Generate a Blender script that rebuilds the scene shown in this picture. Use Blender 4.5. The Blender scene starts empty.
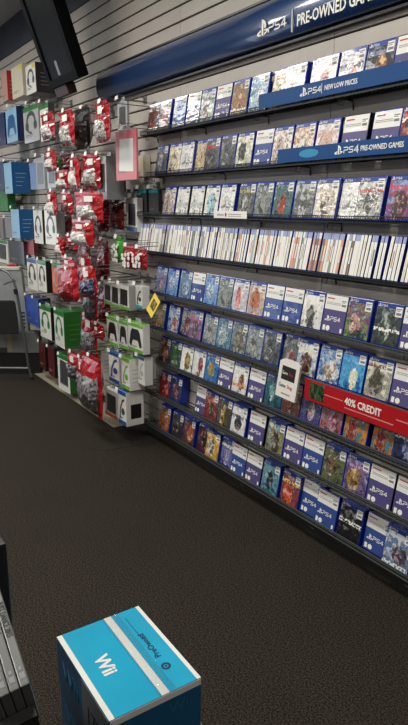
import bpy, bmesh, math, random
from mathutils import Vector, Matrix
random.seed(7)
S = bpy.context.scene
COL = S.collection

# ------------------------------------------------------------------ camera
CAM_F, CAM_YAW, CAM_PITCH, CAM_ROLL, CAM_H = 612.4, 0.9863, 0.2461, 0.0077, 1.55
def cam_axes():
    cy, sy, cp, sp = math.cos(CAM_YAW), math.sin(CAM_YAW), math.cos(CAM_PITCH), math.sin(CAM_PITCH)
    fw = Vector((-sy*cp, cy*cp, -sp)); rt = Vector((cy, sy, 0)); up = rt.cross(fw)
    cr, sr = math.cos(CAM_ROLL), math.sin(CAM_ROLL)
    return rt*cr+up*sr, up*cr-rt*sr, fw
RT, UP, FW = cam_axes()
cd = bpy.data.cameras.new('camera'); cam = bpy.data.objects.new('camera', cd); COL.objects.link(cam)
cd.sensor_fit = 'VERTICAL'; cd.sensor_height = 36; cd.lens = 36*CAM_F/725
cd.clip_start = .02
m3 = Matrix((RT, UP, -FW)).transposed()
cam.matrix_world = Matrix.Translation((0, 0, CAM_H)) @ m3.to_4x4()
S.camera = cam

# ------------------------------------------------------------------ world / exposure
w = bpy.data.worlds.new('world'); S.world = w; w.use_nodes = True
w.node_tree.nodes['Background'].inputs[0].default_value = (.78, .88, 1, 1)
w.node_tree.nodes['Background'].inputs[1].default_value = 2.2
S.view_settings.view_transform = 'Standard'; S.view_settings.look = 'None'
S.view_settings.gamma = 1; S.view_settings.use_curve_mapping = False
S.view_settings.exposure = -0.42

# ceiling lamps of the shop: (x, y, power)
LAMPS = [(-6.3, .35, 44), (-4.1, .35, 54), (-1.5, .35, 70), (.9, .35, 30),
         (-6.3, -2.4, 70), (-3.9, -2.4, 70), (-1.5, -2.4, 60)]
LAMP_COL = (1, .97, .9)
WALL_Y = 1.965      # face of the slatwall
CEIL = 3.26
FRONT = 1.874       # front of the game shelves
ROWZ = [2.006, 1.762, 1.525, 1.299, 1.046, .822, .601, .37, .138]

# ------------------------------------------------------------------ helpers
def ray(px, py):
    return FW + RT*((px-204)/CAM_F) - UP*((py-362.5)/CAM_F)
def at(px, py, Y=None, Z=None, X=None):          # a measured image point as a place on a plane of the room
    d = ray(px, py)
    t = Y/d.y if Y is not None else ((Z-CAM_H)/d.z if Z is not None else X/d.x)
    return Vector((0, 0, CAM_H)) + d*t

def lin(c):
    return tuple(((x/255)/12.92 if x/255 <= .04045 else ((x/255+.055)/1.055)**2.4) for x in c)+(1,)

class MB:
    def __init__(s): s.v = []; s.f = []
    def box(s, x0, x1, y0, y1, z0, z1):
        n = len(s.v)
        s.v += [(x0,y0,z0),(x1,y0,z0),(x1,y1,z0),(x0,y1,z0),(x0,y0,z1),(x1,y0,z1),(x1,y1,z1),(x0,y1,z1)]
        s.f += [(n,n+3,n+2,n+1),(n+4,n+5,n+6,n+7),(n,n+1,n+5,n+4),(n+1,n+2,n+6,n+5),(n+2,n+3,n+7,n+6),(n+3,n,n+4,n+7)]
        return s
    def tube(s, pts, r, k=6, close=False):
        pts = [Vector(p) for p in pts]; rings = []
        for i, p in enumerate(pts):
            a = pts[max(i-1, 0)]; b = pts[min(i+1, len(pts)-1)]
            t = (b-a).normalized(); h = Vector((0,0,1)) if abs(t.z) < .9 else Vector((1,0,0))
            u = t.cross(h).normalized(); q = t.cross(u)
            n = len(s.v)
            for j in range(k):
                an = 2*math.pi*j/k
                s.v.append(tuple(p+u*(r*math.cos(an))+q*(r*math.sin(an))))
            rings.append(n)
        for a, b in zip(rings, rings[1:]):
            for j in range(k):
                s.f.append((a+j, a+(j+1)%k, b+(j+1)%k, b+j))
        s.f.append(tuple(rings[0]+j for j in range(k))[::-1]); s.f.append(tuple(rings[-1]+j for j in range(k)))
        return s
    def slab(s, poly, y0, y1):                    # polygon in x,z extruded along y (y0 = front)
        n = len(s.v); k = len(poly)
        s.v += [(x, y0, z) for x, z in poly]+[(x, y1, z) for x, z in poly]
        s.f.append(tuple(n+i for i in range(k))); s.f.append(tuple(n+k+i for i in range(k))[::-1])
        for i in range(k):
            j = (i+1) % k; s.f.append((n+i, n+k+i, n+k+j, n+j))
        return s
    def stroke(s, pts, wd, y0, y1):               # flat ribbon of given width along a polyline in x,z
        P_ = [Vector((p[0], p[1])) for p in pts]; lf, rg_ = [], []
        for i, p in enumerate(P_):
            d0 = (p-P_[i-1]).normalized() if i else None
            d1 = (P_[i+1]-p).normalized() if i < len(P_)-1 else None
            if d0 is None: d0 = d1
            if d1 is None: d1 = d0
            m_ = d0+d1; m_ = m_.normalized() if m_.length > 1e-6 else d0
            n_ = Vector((-m_.y, m_.x)); c_ = max(.45, n_.dot(Vector((-d0.y, d0.x))))
            e_ = d0*(-wd/2 if i == 0 else wd/2 if i == len(P_)-1 else 0)
            lf.append(p+e_+n_*(wd/2/c_)); rg_.append(p+e_-n_*(wd/2/c_))
        n = len(s.v); k = len(P_)
        for y in (y0, y1):
            s.v += [(q.x, y, q.y) for q in lf]+[(q.x, y, q.y) for q in rg_]
        for i in range(k-1):
            s.f += [(n+i, n+k+i, n+k+i+1, n+i+1), (n+2*k+i, n+2*k+i+1, n+3*k+i+1, n+3*k+i),
                    (n+i, n+i+1, n+2*k+i+1, n+2*k+i), (n+k+i, n+3*k+i, n+3*k+i+1, n+k+i+1)]
        s.f += [(n, n+2*k, n+3*k, n+k), (n+k-1, n+2*k-1, n+4*k-1, n+3*k-1)]
        return s
    def disc(s, cx, cz, rx, rz, y0, y1, k=14):
        return s.slab([(cx+rx*math.cos(2*math.pi*i/k), cz+rz*math.sin(2*math.pi*i/k)) for i in range(k)], y0, y1)
    def mesh(s, name, smooth=False, bevel=0, seg=2):
        me = bpy.data.meshes.new(name); me.from_pydata(s.v, [], s.f)
        bm = bmesh.new(); bm.from_mesh(me)
        if bevel: bmesh.ops.bevel(bm, geom=list(bm.edges), offset=bevel, segments=seg, affect='EDGES', profile=.5)
        bmesh.ops.recalc_face_normals(bm, faces=bm.faces)
        bm.to_mesh(me); bm.free()
        if smooth:
            for p in me.polygons: p.use_smooth = True
        me.materials.append(None)
        return me

def obj(name, me, mat, parent=None, loc=(0,0,0), rot=(0,0,0), scale=(1,1,1)):
    if isinstance(me, MB): me = me.mesh(name)
    o = bpy.data.objects.new(name, me); COL.objects.link(o)
    o.location = loc; o.rotation_euler = rot; o.scale = scale
    o.material_slots[0].link = 'OBJECT'; o.material_slots[0].material = mat
    if parent: o.parent = parent
    return o
def tag(o, label, cat, group=None):
    o['label'] = label; o['category'] = cat
    if group: o['group'] = group
    return o
def thing(name, label, cat, loc=(0,0,0), rot=(0,0,0), group=None):
    o = bpy.data.objects.new(name, None); COL.objects.link(o); o.empty_display_size = .05
    o.location = loc; o.rotation_euler = rot
    return tag(o, label, cat, group)
def struct(name, me, mat, parent=None):
    o = obj(name, me, mat, parent)
    if not parent: o['kind'] = 'structure'
    return o

# ------------------------------------------------------------------ materials
MATS = {}
def P(name, col, rough=.5, metal=0, coat=0, spec=.5, trans=0, alpha=1, noise=0, nscale=40, bump=0, bscale=60, lin_in=False, emit=None, coatbump=0):
    if name in MATS: return MATS[name]
    m = bpy.data.materials.new(name); m.use_nodes = True; N = m.node_tree.nodes; L = m.node_tree.links
    b = N['Principled BSDF']; c = col if lin_in else lin(col)
    b.inputs['Base Color'].default_value = c; b.inputs['Roughness'].default_value = rough
    b.inputs['Metallic'].default_value = metal; b.inputs['Coat Weight'].default_value = coat
    b.inputs['Coat Roughness'].default_value = .06; b.inputs['Specular IOR Level'].default_value = spec
    b.inputs['Transmission Weight'].default_value = trans; b.inputs['Alpha'].default_value = alpha
    if emit:
        b.inputs['Emission Color'].default_value = lin(emit[0]); b.inputs['Emission Strength'].default_value = emit[1]
    tc = N.new('ShaderNodeTexCoord')
    if noise:
        n = N.new('ShaderNodeTexNoise'); n.inputs['Scale'].default_value = nscale; n.inputs['Detail'].default_value = 4
        L.new(tc.outputs['Object'], n.inputs['Vector'])
        r = N.new('ShaderNodeValToRGB')
        r.color_ramp.elements[0].position = .3; r.color_ramp.elements[1].position = .7
        r.color_ramp.elements[0].color = tuple(x*(1-noise) for x in c[:3])+(1,)
        r.color_ramp.elements[1].color = tuple(min(1, x*(1+noise)) for x in c[:3])+(1,)
        L.new(n.outputs['Fac'], r.inputs['Fac']); L.new(r.outputs['Color'], b.inputs['Base Color'])
    if bump or coatbump:
        n2 = N.new('ShaderNodeTexNoise'); n2.inputs['Scale'].default_value = bscale; n2.inputs['Detail'].default_value = 2
        L.new(tc.outputs['Object'], n2.inputs['Vector'])
        bp = N.new('ShaderNodeBump'); bp.inputs['Strength'].default_value = bump or coatbump; bp.inputs['Distance'].default_value = .01
        L.new(n2.outputs['Fac'], bp.inputs['Height'])
        L.new(bp.outputs['Normal'], b.inputs['Coat Normal' if coatbump else 'Normal'])
    MATS[name] = m
    return m

def art(name, bg, fig, title=None, scale=4, fx=.5, fy=.42, rx=.3, ry=.36, seed=None, gloss=.45):
    """printed cover: cloudy background of several inks, a figure-like blot, a title streak"""
    if name in MATS: return MATS[name]
    sd = random.random()*50 if seed is None else seed
    dk = tuple(int(x*.35) for x in bg[-1]); lt = tuple(int(x+(255-x)*.45) for x in bg[0])
    tone = lambda c: c if min(c) > 175 else tuple(int(x*(.62+.38*x/255)) for x in c)
    bg = [dk]+[tone(c) for c in bg]+[lt]; fig = [tone(c) for c in fig]
    rg = random.Random(name); fx += rg.uniform(-.16, .16); fy += rg.uniform(-.08, .1); rx *= rg.uniform(.6, 1.15); ry *= rg.uniform(.8, 1.2)
    fig = [tuple(int(x*.45) for x in fig[1])]+list(fig)+[tuple(int(x+(255-x)*.5) for x in fig[0])]
    scale = scale*1.1
    m = bpy.data.materials.new(name); m.use_nodes = True; N = m.node_tree.nodes; L = m.node_tree.links
    b = N['Principled BSDF']
    tc = N.new('ShaderNodeTexCoord'); mp = N.new('ShaderNodeMapping'); mp.vector_type = 'POINT'
    mp.inputs['Scale'].default_value = (1/.126, 1, 1/.152); mp.inputs['Location'].default_value = (.5, sd, 0)
    L.new(tc.outputs['Object'], mp.inputs['Vector'])
    def noise(sc, det, dist, vec=mp.outputs[0], off=0):
        n = N.new('ShaderNodeTexNoise'); n.inputs['Scale'].default_value = sc; n.inputs['Detail'].default_value = det
        n.inputs['Distortion'].default_value = dist; n.inputs['Roughness'].default_value = .62
        L.new(vec, n.inputs['Vector']); return n.outputs['Fac']
    def ramp(fac, cols, lo=.30, hi=.66):
        r = N.new('ShaderNodeValToRGB'); e = r.color_ramp.elements
        for i, c in enumerate(cols):
            p = lo+(hi-lo)*i/max(1, len(cols)-1)
            if i == 0: q = e[0]; q.position = p
            elif i == len(cols)-1: q = e[len(e)-1]; q.position = p
            else: q = e.new(p)
            q.color = lin(c)
        L.new(fac, r.inputs['Fac']); return r.outputs['Color']
    def math_(op, a, b_, c_=None):
        n = N.new('ShaderNodeMath'); n.operation = op
        for i, x in enumerate((a, b_, c_)):
            if x is None: continue
            if isinstance(x, (int, float)): n.inputs[i].default_value = x
            else: L.new(x, n.inputs[i])
        return n.outputs[0]
    def mix(f, a, b_):
        n = N.new('ShaderNodeMix'); n.data_type = 'RGBA'
        L.new(f, n.inputs[0]); L.new(a, n.inputs[6]); L.new(b_, n.inputs[7]); return n.outputs[2]
    sx = N.new('ShaderNodeSeparateXYZ'); L.new(mp.outputs[0], sx.inputs[0])
    u, v = sx.outputs[0], sx.outputs[2]
    n1 = noise(scale, 7, .9); n2 = noise(scale*1.8, 5, .3)
    vo = N.new('ShaderNodeTexVoronoi'); vo.inputs['Scale'].default_value = scale*1.7; vo.inputs['Randomness'].default_value = 1
    wob = N.new('ShaderNodeVectorMath'); wob.operation = 'MULTIPLY_ADD'; nv = N.new('ShaderNodeTexNoise'); nv.inputs['Scale'].default_value = 7
    L.new(mp.outputs[0], nv.inputs['Vector']); L.new(nv.outputs['Color'], wob.inputs[0]); wob.inputs[1].default_value = (.22, .22, .22); L.new(mp.outputs[0], wob.inputs[2])
    L.new(wob.outputs[0], vo.inputs['Vector'])
    vs = N.new('ShaderNodeSeparateColor'); L.new(vo.outputs['Color'], vs.inputs[0])
    n1 = math_('ADD', math_('MULTIPLY', n1, .72), math_('MULTIPLY', vs.outputs[0], .27))
    colr = ramp(math_('ADD', math_('MULTIPLY', n1, .8), math_('MULTIPLY', v, .18)), bg)
    du = math_('DIVIDE', math_('SUBTRACT', u, fx), rx); dv = math_('DIVIDE', math_('SUBTRACT', v, fy), ry)
    d2 = math_('ADD', math_('MULTIPLY', du, du), math_('MULTIPLY', dv, dv))
    d2 = math_('ADD', d2, math_('MULTIPLY', math_('SUBTRACT', n2, .5), 2.2))
    msk = math_('LESS_THAN', d2, .85)
    colr = mix(msk, colr, ramp(n1, fig, .34, .64))
    if title:
        t0, t1, tcol = title
        n3 = noise(16, 0, 0)
        k = math_('MULTIPLY', math_('GREATER_THAN', v, t0), math_('LESS_THAN', v, t1))
        k = math_('MULTIPLY', k, math_('GREATER_THAN', n3, .46))
        tc_ = N.new('ShaderNodeRGB'); tc_.outputs[0].default_value = lin(tcol)
        colr = mix(k, colr, tc_.outputs[0])
    L.new(colr, b.inputs['Base Color'])
    b.inputs['Roughness'].default_value = gloss; b.inputs['Coat Weight'].default_value = .38
    b.inputs['Coat Roughness'].default_value = .06
    add_wrap(N, L, b, tc.outputs['Object'])
    MATS[name] = m
    return m
def add_wrap(N, L, b, vec):                      # the slightly wavy plastic sleeve over a cover
    inf = N.new('ShaderNodeObjectInfo')
    off = N.new('ShaderNodeVectorMath'); off.operation = 'ADD'
    comb = N.new('ShaderNodeCombineXYZ'); mul = N.new('ShaderNodeMath'); mul.operation = 'MULTIPLY'; mul.inputs[1].default_value = 20
    L.new(inf.outputs['Random'], mul.inputs[0]); L.new(mul.outputs[0], comb.inputs[1])
    L.new(vec, off.inputs[0]); L.new(comb.outputs[0], off.inputs[1])
    mp2 = N.new('ShaderNodeMapping'); mp2.inputs['Scale'].default_value = (14, 14, 34); mp2.inputs['Rotation'].default_value = (0, .25, 0)
    L.new(off.outputs[0], mp2.inputs['Vector'])
    wv = N.new('ShaderNodeTexNoise'); wv.inputs['Scale'].default_value = 1; wv.inputs['Detail'].default_value = 1.5
    L.new(mp2.outputs[0], wv.inputs['Vector'])
    bp = N.new('ShaderNodeBump'); bp.inputs['Strength'].default_value = .5; bp.inputs['Distance'].default_value = .006
    L.new(wv.outputs['Fac'], bp.inputs['Height']); L.new(bp.outputs['Normal'], b.inputs['Coat Normal'])

M_BLUE = P('blue_case_plastic', (16, 46, 140), .22, coat=.4)
M_BLACK = P('black_case_plastic', (14, 14, 16), .3, coat=.3)
M_BAND = P('header_blue', (26, 58, 138), .35, coat=.8)
M_WHITE = P('white_print', (236, 234, 228), .5)
M_STICK = P('sticker_white', (232, 231, 226), .55)
M_GREYINK = P('grey_ink', (120, 120, 124), .6)
M_REDINK = P('red_ink', (186, 44, 50), .6)
M_BLACKINK = P('black_ink', (18, 18, 20), .6)
M_WIRE = P('black_wire', (48, 50, 52), .35, metal=.4)
M_LIP = P('grey_wire', (96, 100, 98), .4, metal=.5)
M_STEEL = P('bright_steel', (150, 150, 150), .35, metal=.9)
M_SLAT = P('slat_laminate', (180, 173, 166), .55, noise=.05, nscale=9, bump=.05, bscale=200)
M_GROOVE = P('groove_dark', (40, 34, 30), .7)
def panel_mat(name, col):
    m = P(name, col, .45, coat=.9)
    if 'wrapped' not in m:
        m['wrapped'] = 1; N = m.node_tree.nodes; L = m.node_tree.links
        tc = [n for n in N if n.type == 'TEX_COORD'][0]
        add_wrap(N, L, N['Principled BSDF'], tc.outputs['Object'])
    return m
M_POWHITE = panel_mat('preowned_white', (232, 230, 226))
M_POPURPLE = panel_mat('preowned_purple', (78, 70, 122))
M_POBLUE = panel_mat('preowned_blue', (48, 74, 140))

def text_mesh(name, s, size, depth=.0004, align='LEFT', bold=0):
    cu = bpy.data.curves.new(name, 'FONT'); cu.body = s; cu.size = size; cu.extrude = depth; cu.align_x = align
    cu.resolution_u = 2; cu.offset = bold*size
    o = bpy.data.objects.new(name, cu); COL.objects.link(o)
    dg = bpy.context.evaluated_depsgraph_get(); me = bpy.data.meshes.new_from_object(o.evaluated_get(dg))
    bpy.data.objects.remove(o); me.materials.clear(); me.materials.append(None)
    me.transform(Matrix.Rotation(math.pi/2, 4, 'X'))      # lies in x,z facing -y
    return me

# console letters and mark, unit height 1, in x,z
def ps4_letters():
    b = MB(); w_ = .17
    b.stroke([(0, .97), (.85, .97), (1.0, .85), (1.0, .6), (.85, .48), (.12, .48), (0, .38), (0, 0)], w_, -.02, 0)
    b.stroke([(2.25, .97), (1.5, .97), (1.38, .85), (1.38, .6), (1.5, .5), (2.1, .5), (2.25, .38), (2.25, .14), (2.1, .03), (1.3, .03)], w_, -.02, 0)
    b.stroke([(3.55, .3), (2.6, .3), (3.22, .95)], w_, -.02, 0); b.stroke([(3.3, .98), (3.3, .05)], w_, -.03, 0)
    return b.mesh('console_letters')
def ps_mark():
    b = MB()
    b.slab([(-.1, -.42), (.12, -.5), (.12, .33), (.22, .26), (.22, -.02), (.42, -.02), (.46, .2), (.36, .42), (.1, .56), (-.1, .62)], -.02, 0)
    b.slab([(-.2, -.22), (-.2, -.06), (-.62, -.2), (-.72, -.34), (-.5, -.46), (-.2, -.44), (-.2, -.34), (-.46, -.33), (-.42, -.28)], -.02, 0)
    b.slab([(.22, -.2), (.22, -.1), (.6, -.08), (.78, -.18), (.66, -.3), (.22, -.46), (.22, -.34), (.5, -.22), (.42, -.18)], -.02, 0)
    return b.mesh('console_mark')
ME_PS4, ME_MARK = ps4_letters(), ps_mark()

# ------------------------------------------------------------------ the setting
M_CARPET = P('carpet', (52, 47, 42), .95, noise=.9, nscale=165, bump=.4, bscale=165, spec=.1)
# larger, fainter blotches in the carpet pile
def carpet_blotch(m):
    N = m.node_tree.nodes; L = m.node_tree.links; b = N['Principled BSDF']
    for q in N:
        if q.type == 'VALTORGB': q.color_ramp.elements[0].position = .40; q.color_ramp.elements[1].position = .62
        if q.type == 'TEX_NOISE': q.inputs['Roughness'].default_value = .7
    src = b.inputs['Base Color'].links[0].from_socket
    tc = [n for n in N if n.type == 'TEX_COORD'][0]
    n = N.new('ShaderNodeTexNoise'); n.inputs['Scale'].default_value = 2.2; n.inputs['Detail'].default_value = 3
    L.new(tc.outputs['Object'], n.inputs['Vector'])
    r = N.new('ShaderNodeValToRGB'); r.color_ramp.elements[0].color = (.82, .8, .78, 1); r.color_ramp.elements[1].color = (1.05, 1.03, 1, 1)
    L.new(n.outputs['Fac'], r.inputs['Fac'])
    mx = N.new('ShaderNodeMix'); mx.data_type = 'RGBA'; mx.blend_type = 'MULTIPLY'; mx.inputs[0].default_value = 1
    L.new(src, mx.inputs[6]); L.new(r.outputs['Color'], mx.inputs[7]); L.new(mx.outputs[2], b.inputs['Base Color'])
carpet_blotch(M_CARPET)
X0, X1, Y0 = -9.2, 3.0, -5.2
floor = struct('floor', MB().box(X0, X1, Y0, WALL_Y+.06, -.06, 0), M_CARPET)
seam = MB()
pts = [at(91, 447.5, Z=0), at(97, 449, Z=0), at(103, 451, Z=0), at(112, 449, Z=0), at(126, 446.5, Z=0), at(142, 443.5, Z=0)]
for a, b_ in zip(pts, pts[1:]):
    d = (b_-a).normalized(); n = Vector((-d.y, d.x, 0))*(.006+.006*random.random())
    k = len(seam.v)
    seam.v += [tuple(a+n), tuple(a-n), tuple(b_-n), tuple(b_+n)]
    seam.v += [tuple(a+n+Vector((0,0,.002))), tuple(a-n+Vector((0,0,.002))), tuple(b_-n+Vector((0,0,.002))), tuple(b_+n+Vector((0,0,.002)))]
    seam.f += [(k+4,k+5,k+6,k+7),(k,k+1,k+5,k+4),(k+1,k+2,k+6,k+5),(k+2,k+3,k+7,k+6),(k+3,k,k+4,k+7)]
obj('carpet_seam', seam, P('seam_dark', (20, 18, 17), .9), floor)
struct('trim_1', MB().box(-7.6, -3.86, 1.775, WALL_Y-.001, 0, .006), P('vinyl_strip', (150, 142, 124), .6, noise=.12, nscale=14))
struct('ceiling', MB().box(X0, X1, Y0, WALL_Y+.06, CEIL, CEIL+.06), P('ceiling_tile', (172, 169, 163), .8, noise=.06, nscale=60))
wall = struct('wall_right', MB().box(X0, X1, WALL_Y+.012, WALL_Y+.06, 0, CEIL), M_GROOVE)
PITCH, GAP, Z_SLAT = .0817, .0095, 2.237
PANELS = [-2.017+1.22*k for k in range(-6, 4)]
zs = [Z_SLAT + PITCH*k for k in range(-27, 10)]
slat_cache = {}
for xa, xb in zip([X0]+PANELS, PANELS+[X1]):
    for z in zs:
        if z > 2.98: continue
        z0, z1 = max(z+GAP/2, .06), z+PITCH-GAP/2
        if xb < -7.7 or xa > .9: continue
        key = (round(xb-xa, 3), round(z1-z0, 4))
        if key not in slat_cache:
            slat_cache[key] = MB().box(.0008, xb-xa-.0008, 0, .013, 0, z1-z0).mesh('slat', bevel=.002, seg=1)
        obj('slat', slat_cache[key], M_SLAT, wall, loc=(xa, WALL_Y, z0))
# plain ends of the wall outside the slatted stretch are the same boards, joined
rest = MB()
for xa, xb in ((X0, min(p for p in PANELS if p >= -7.7)-1.22), (max([p for p in PANELS if p <= .9])+1.22, X1)):
    if xb > xa+.05:
        for z in zs:
            if z <= 2.98: rest.box(xa, xb, WALL_Y, WALL_Y+.013, max(z+GAP/2, .06), z+PITCH-GAP/2)
if rest.v:
    o = obj('slat_boards', rest, M_SLAT, wall); o['kind'] = 'stuff'
M_UPPER = P('upper_wall_navy', (44, 50, 66), .7, noise=.35, nscale=5)
struct('trim_2', MB().box(X0, X1, WALL_Y-.004, WALL_Y+.013, zs[-1] if zs[-1] < 3.0 else 3.0, CEIL), M_UPPER)
struct('baseboard_right', MB().box(X0, X1, WALL_Y-.004, WALL_Y+.013, 0, .055), P('base_black', (30, 29, 28), .6))
M_PLAIN = P('plain_wall', (150, 146, 138), .8, noise=.03, nscale=3)
struct('wall_left', MB().box(X0, X1, Y0-.1, Y0, 0, CEIL), M_PLAIN)
struct('wall_back', MB().box(X1, X1+.1, Y0, WALL_Y+.06, 0, CEIL), M_PLAIN)
GLARE_WIN = (-4.6, 0.6, .35, 2.55)  # unseen windows, added so their daylight glares on the game covers
wf = MB(); wf.box(X0-.1, X0, Y0, GLARE_WIN[0], 0, CEIL).box(X0-.1, X0, GLARE_WIN[1], WALL_Y+.06, 0, CEIL)
wf.box(X0-.1, X0, GLARE_WIN[0], GLARE_WIN[1], 0, GLARE_WIN[2]).box(X0-.1, X0, GLARE_WIN[0], GLARE_WIN[1], GLARE_WIN[3], CEIL)
struct('wall_front', wf, M_PLAIN)
win = MB()
for k in range(5):
    yy = GLARE_WIN[0]+(GLARE_WIN[1]-GLARE_WIN[0])*k/4; win.box(X0-.07, X0-.02, yy-.03, yy+.03, GLARE_WIN[2], GLARE_WIN[3])
win.box(X0-.07, X0-.02, GLARE_WIN[0], GLARE_WIN[1], GLARE_WIN[2], GLARE_WIN[2]+.05).box(X0-.07, X0-.02, GLARE_WIN[0], GLARE_WIN[1], GLARE_WIN[3]-.05, GLARE_WIN[3])
wo = struct('glare_window_1', win, P('glare_window_frame', (60, 60, 62), .4, metal=.6))
M_GLASS = bpy.data.materials.new('glare_window_glass'); M_GLASS.use_nodes = True
N = M_GLASS.node_tree.nodes; L = M_GLASS.node_tree.links; N.remove(N['Principled BSDF'])
tr = N.new('ShaderNodeBsdfTransparent'); gl = N.new('ShaderNodeBsdfGlossy'); gl.inputs['Roughness'].default_value = .02
mx = N.new('ShaderNodeMixShader'); mx.inputs[0].default_value = .06
L.new(tr.outputs[0], mx.inputs[1]); L.new(gl.outputs[0], mx.inputs[2]); L.new(mx.outputs[0], N['Material Output'].inputs[0])
for k in range(4):
    ya = GLARE_WIN[0]+(GLARE_WIN[1]-GLARE_WIN[0])*k/4; yb = GLARE_WIN[0]+(GLARE_WIN[1]-GLARE_WIN[0])*(k+1)/4
    obj('pane', MB().box(X0-.048, X0-.042, ya+.03, yb-.03, GLARE_WIN[2]+.05, GLARE_WIN[3]-.05), M_GLASS, wo)

# ceiling lamps
M_DIFF = P('lamp_diffuser', (250, 248, 240), .5, emit=((255, 250, 238), 3))
M_LFRAME = P('lamp_frame', (210, 208, 204), .5)
for i, (x, y, pw) in enumerate(LAMPS):
    where = ['farthest along the game wall', 'above the accessory wall', 'above the blue carton', 'nearest overhead',
             'over the far side by the added windows', 'over the middle of the far side', 'over the near far side'][i]
    t = thing('ceiling_light', 'white fluorescent ceiling light '+where, 'ceiling light', (x, y, CEIL), group='fluorescent ceiling lights')
    fr = MB().box(-.62, .62, -.32, -.29, -.05, 0).box(-.62, .62, .29, .32, -.05, 0).box(-.62, -.59, -.29, .29, -.05, 0).box(.59, .62, -.29, .29, -.05, 0)
    obj('frame', fr, M_LFRAME, t)
    obj('diffuser', MB().box(-.59, .59, -.29, .29, -.03, -.02), M_DIFF, t)
    ld = bpy.data.lights.new('tube_light', 'AREA'); ld.shape = 'RECTANGLE'; ld.size = 1.16; ld.size_y = .56; ld.energy = pw; ld.color = LAMP_COL
    lo = bpy.data.objects.new('tube_light', ld); COL.objects.link(lo); lo.location = (0, 0, -.035); lo.parent = t

# ------------------------------------------------------------------ game cases
CW, CH, CT = .134, .171, .0145
ME_SHELL = MB().box(-CW/2, CW/2, 0, CT, 0, CH).mesh('case_shell', bevel=.0022, seg=2, smooth=False)
def quad(x0, x1, z0, z1, y=-.0006, t=.0005): return MB().box(x0, x1, y, y+t, z0, z1)
TOP = .166
ME_COVER = quad(-.0635, .0635, .006, .1505).mesh('cover_art')
ME_HEAD = quad(-.0635, .0635, .1507, TOP).mesh('header_band')
ME_STICK = MB().box(.028, .060, -.0013, -.0008, .122, .160).mesh('price_sticker')
ME_LINES = MB().box(.031, .057, -.0016, -.0013, .150, .154).box(.031, .050, -.0016, -.0013, .144, .147).box(.033, .057, -.0016, -.0013, .128, .138).mesh('sticker_print')
ME_POW = quad(-.0635, .0635, .104, TOP).mesh('cover_upper')
ME_POC = quad(-.0635, .0635, .006, .1038).mesh('cover_lower')
ME_POL = MB().box(-.056, -.042, -.0012, -.0008, .012, .034).mesh('rating_label')
ME_POS = MB().disc(-.026, .023, .0115, .0115, -.0012, -.0008).mesh('round_seal')
ME_POR = MB().box(.046, .056, -.0012, -.0008, .012, .03).mesh('corner_label')
ME_POT = MB().box(-.055, -.012, -.0012, -.0008, .149, .154).mesh('store_name')
ME_POT2 = MB().box(-.055, .04, -.0012, -.0008, .132, .134).box(-.055, .03, -.0012, -.0008, .126, .128).mesh('fine_print')
ORD = ['', 'first', 'second', 'third', 'fourth', 'fifth', 'sixth', 'seventh', 'eighth', 'ninth', 'tenth', 'eleventh', 'twelfth',
       'thirteenth', 'fourteenth', 'fifteenth', 'sixteenth', 'seventeenth', 'eighteenth', 'nineteenth']
TENS = ['', '', 'twenty', 'thirty', 'forty', 'fifty', 'sixty', 'seventy', 'eighty', 'ninety']
TTH = ['', '', 'twentieth', 'thirtieth', 'fortieth', 'fiftieth', 'sixtieth', 'seventieth', 'eightieth', 'ninetieth']
def ordinal(n):
    if n < 20: return ORD[n]
    if n >= 100:
        return 'hundredth' if n == 100 else 'hundred and '+ordinal(n-100)
    return TTH[n//10] if n % 10 == 0 else TENS[n//10]+'-'+ORD[n % 10]
SHELF = ['top', 'second', 'third', 'fourth', 'fifth', 'sixth', 'seventh', 'eighth', 'bottom']
LEAN = math.radians(-9.5)
# colour words used below
WH, CR, BK, NV = (235, 232, 226), (222, 208, 176), (18, 18, 22), (20, 30, 70)
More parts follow.
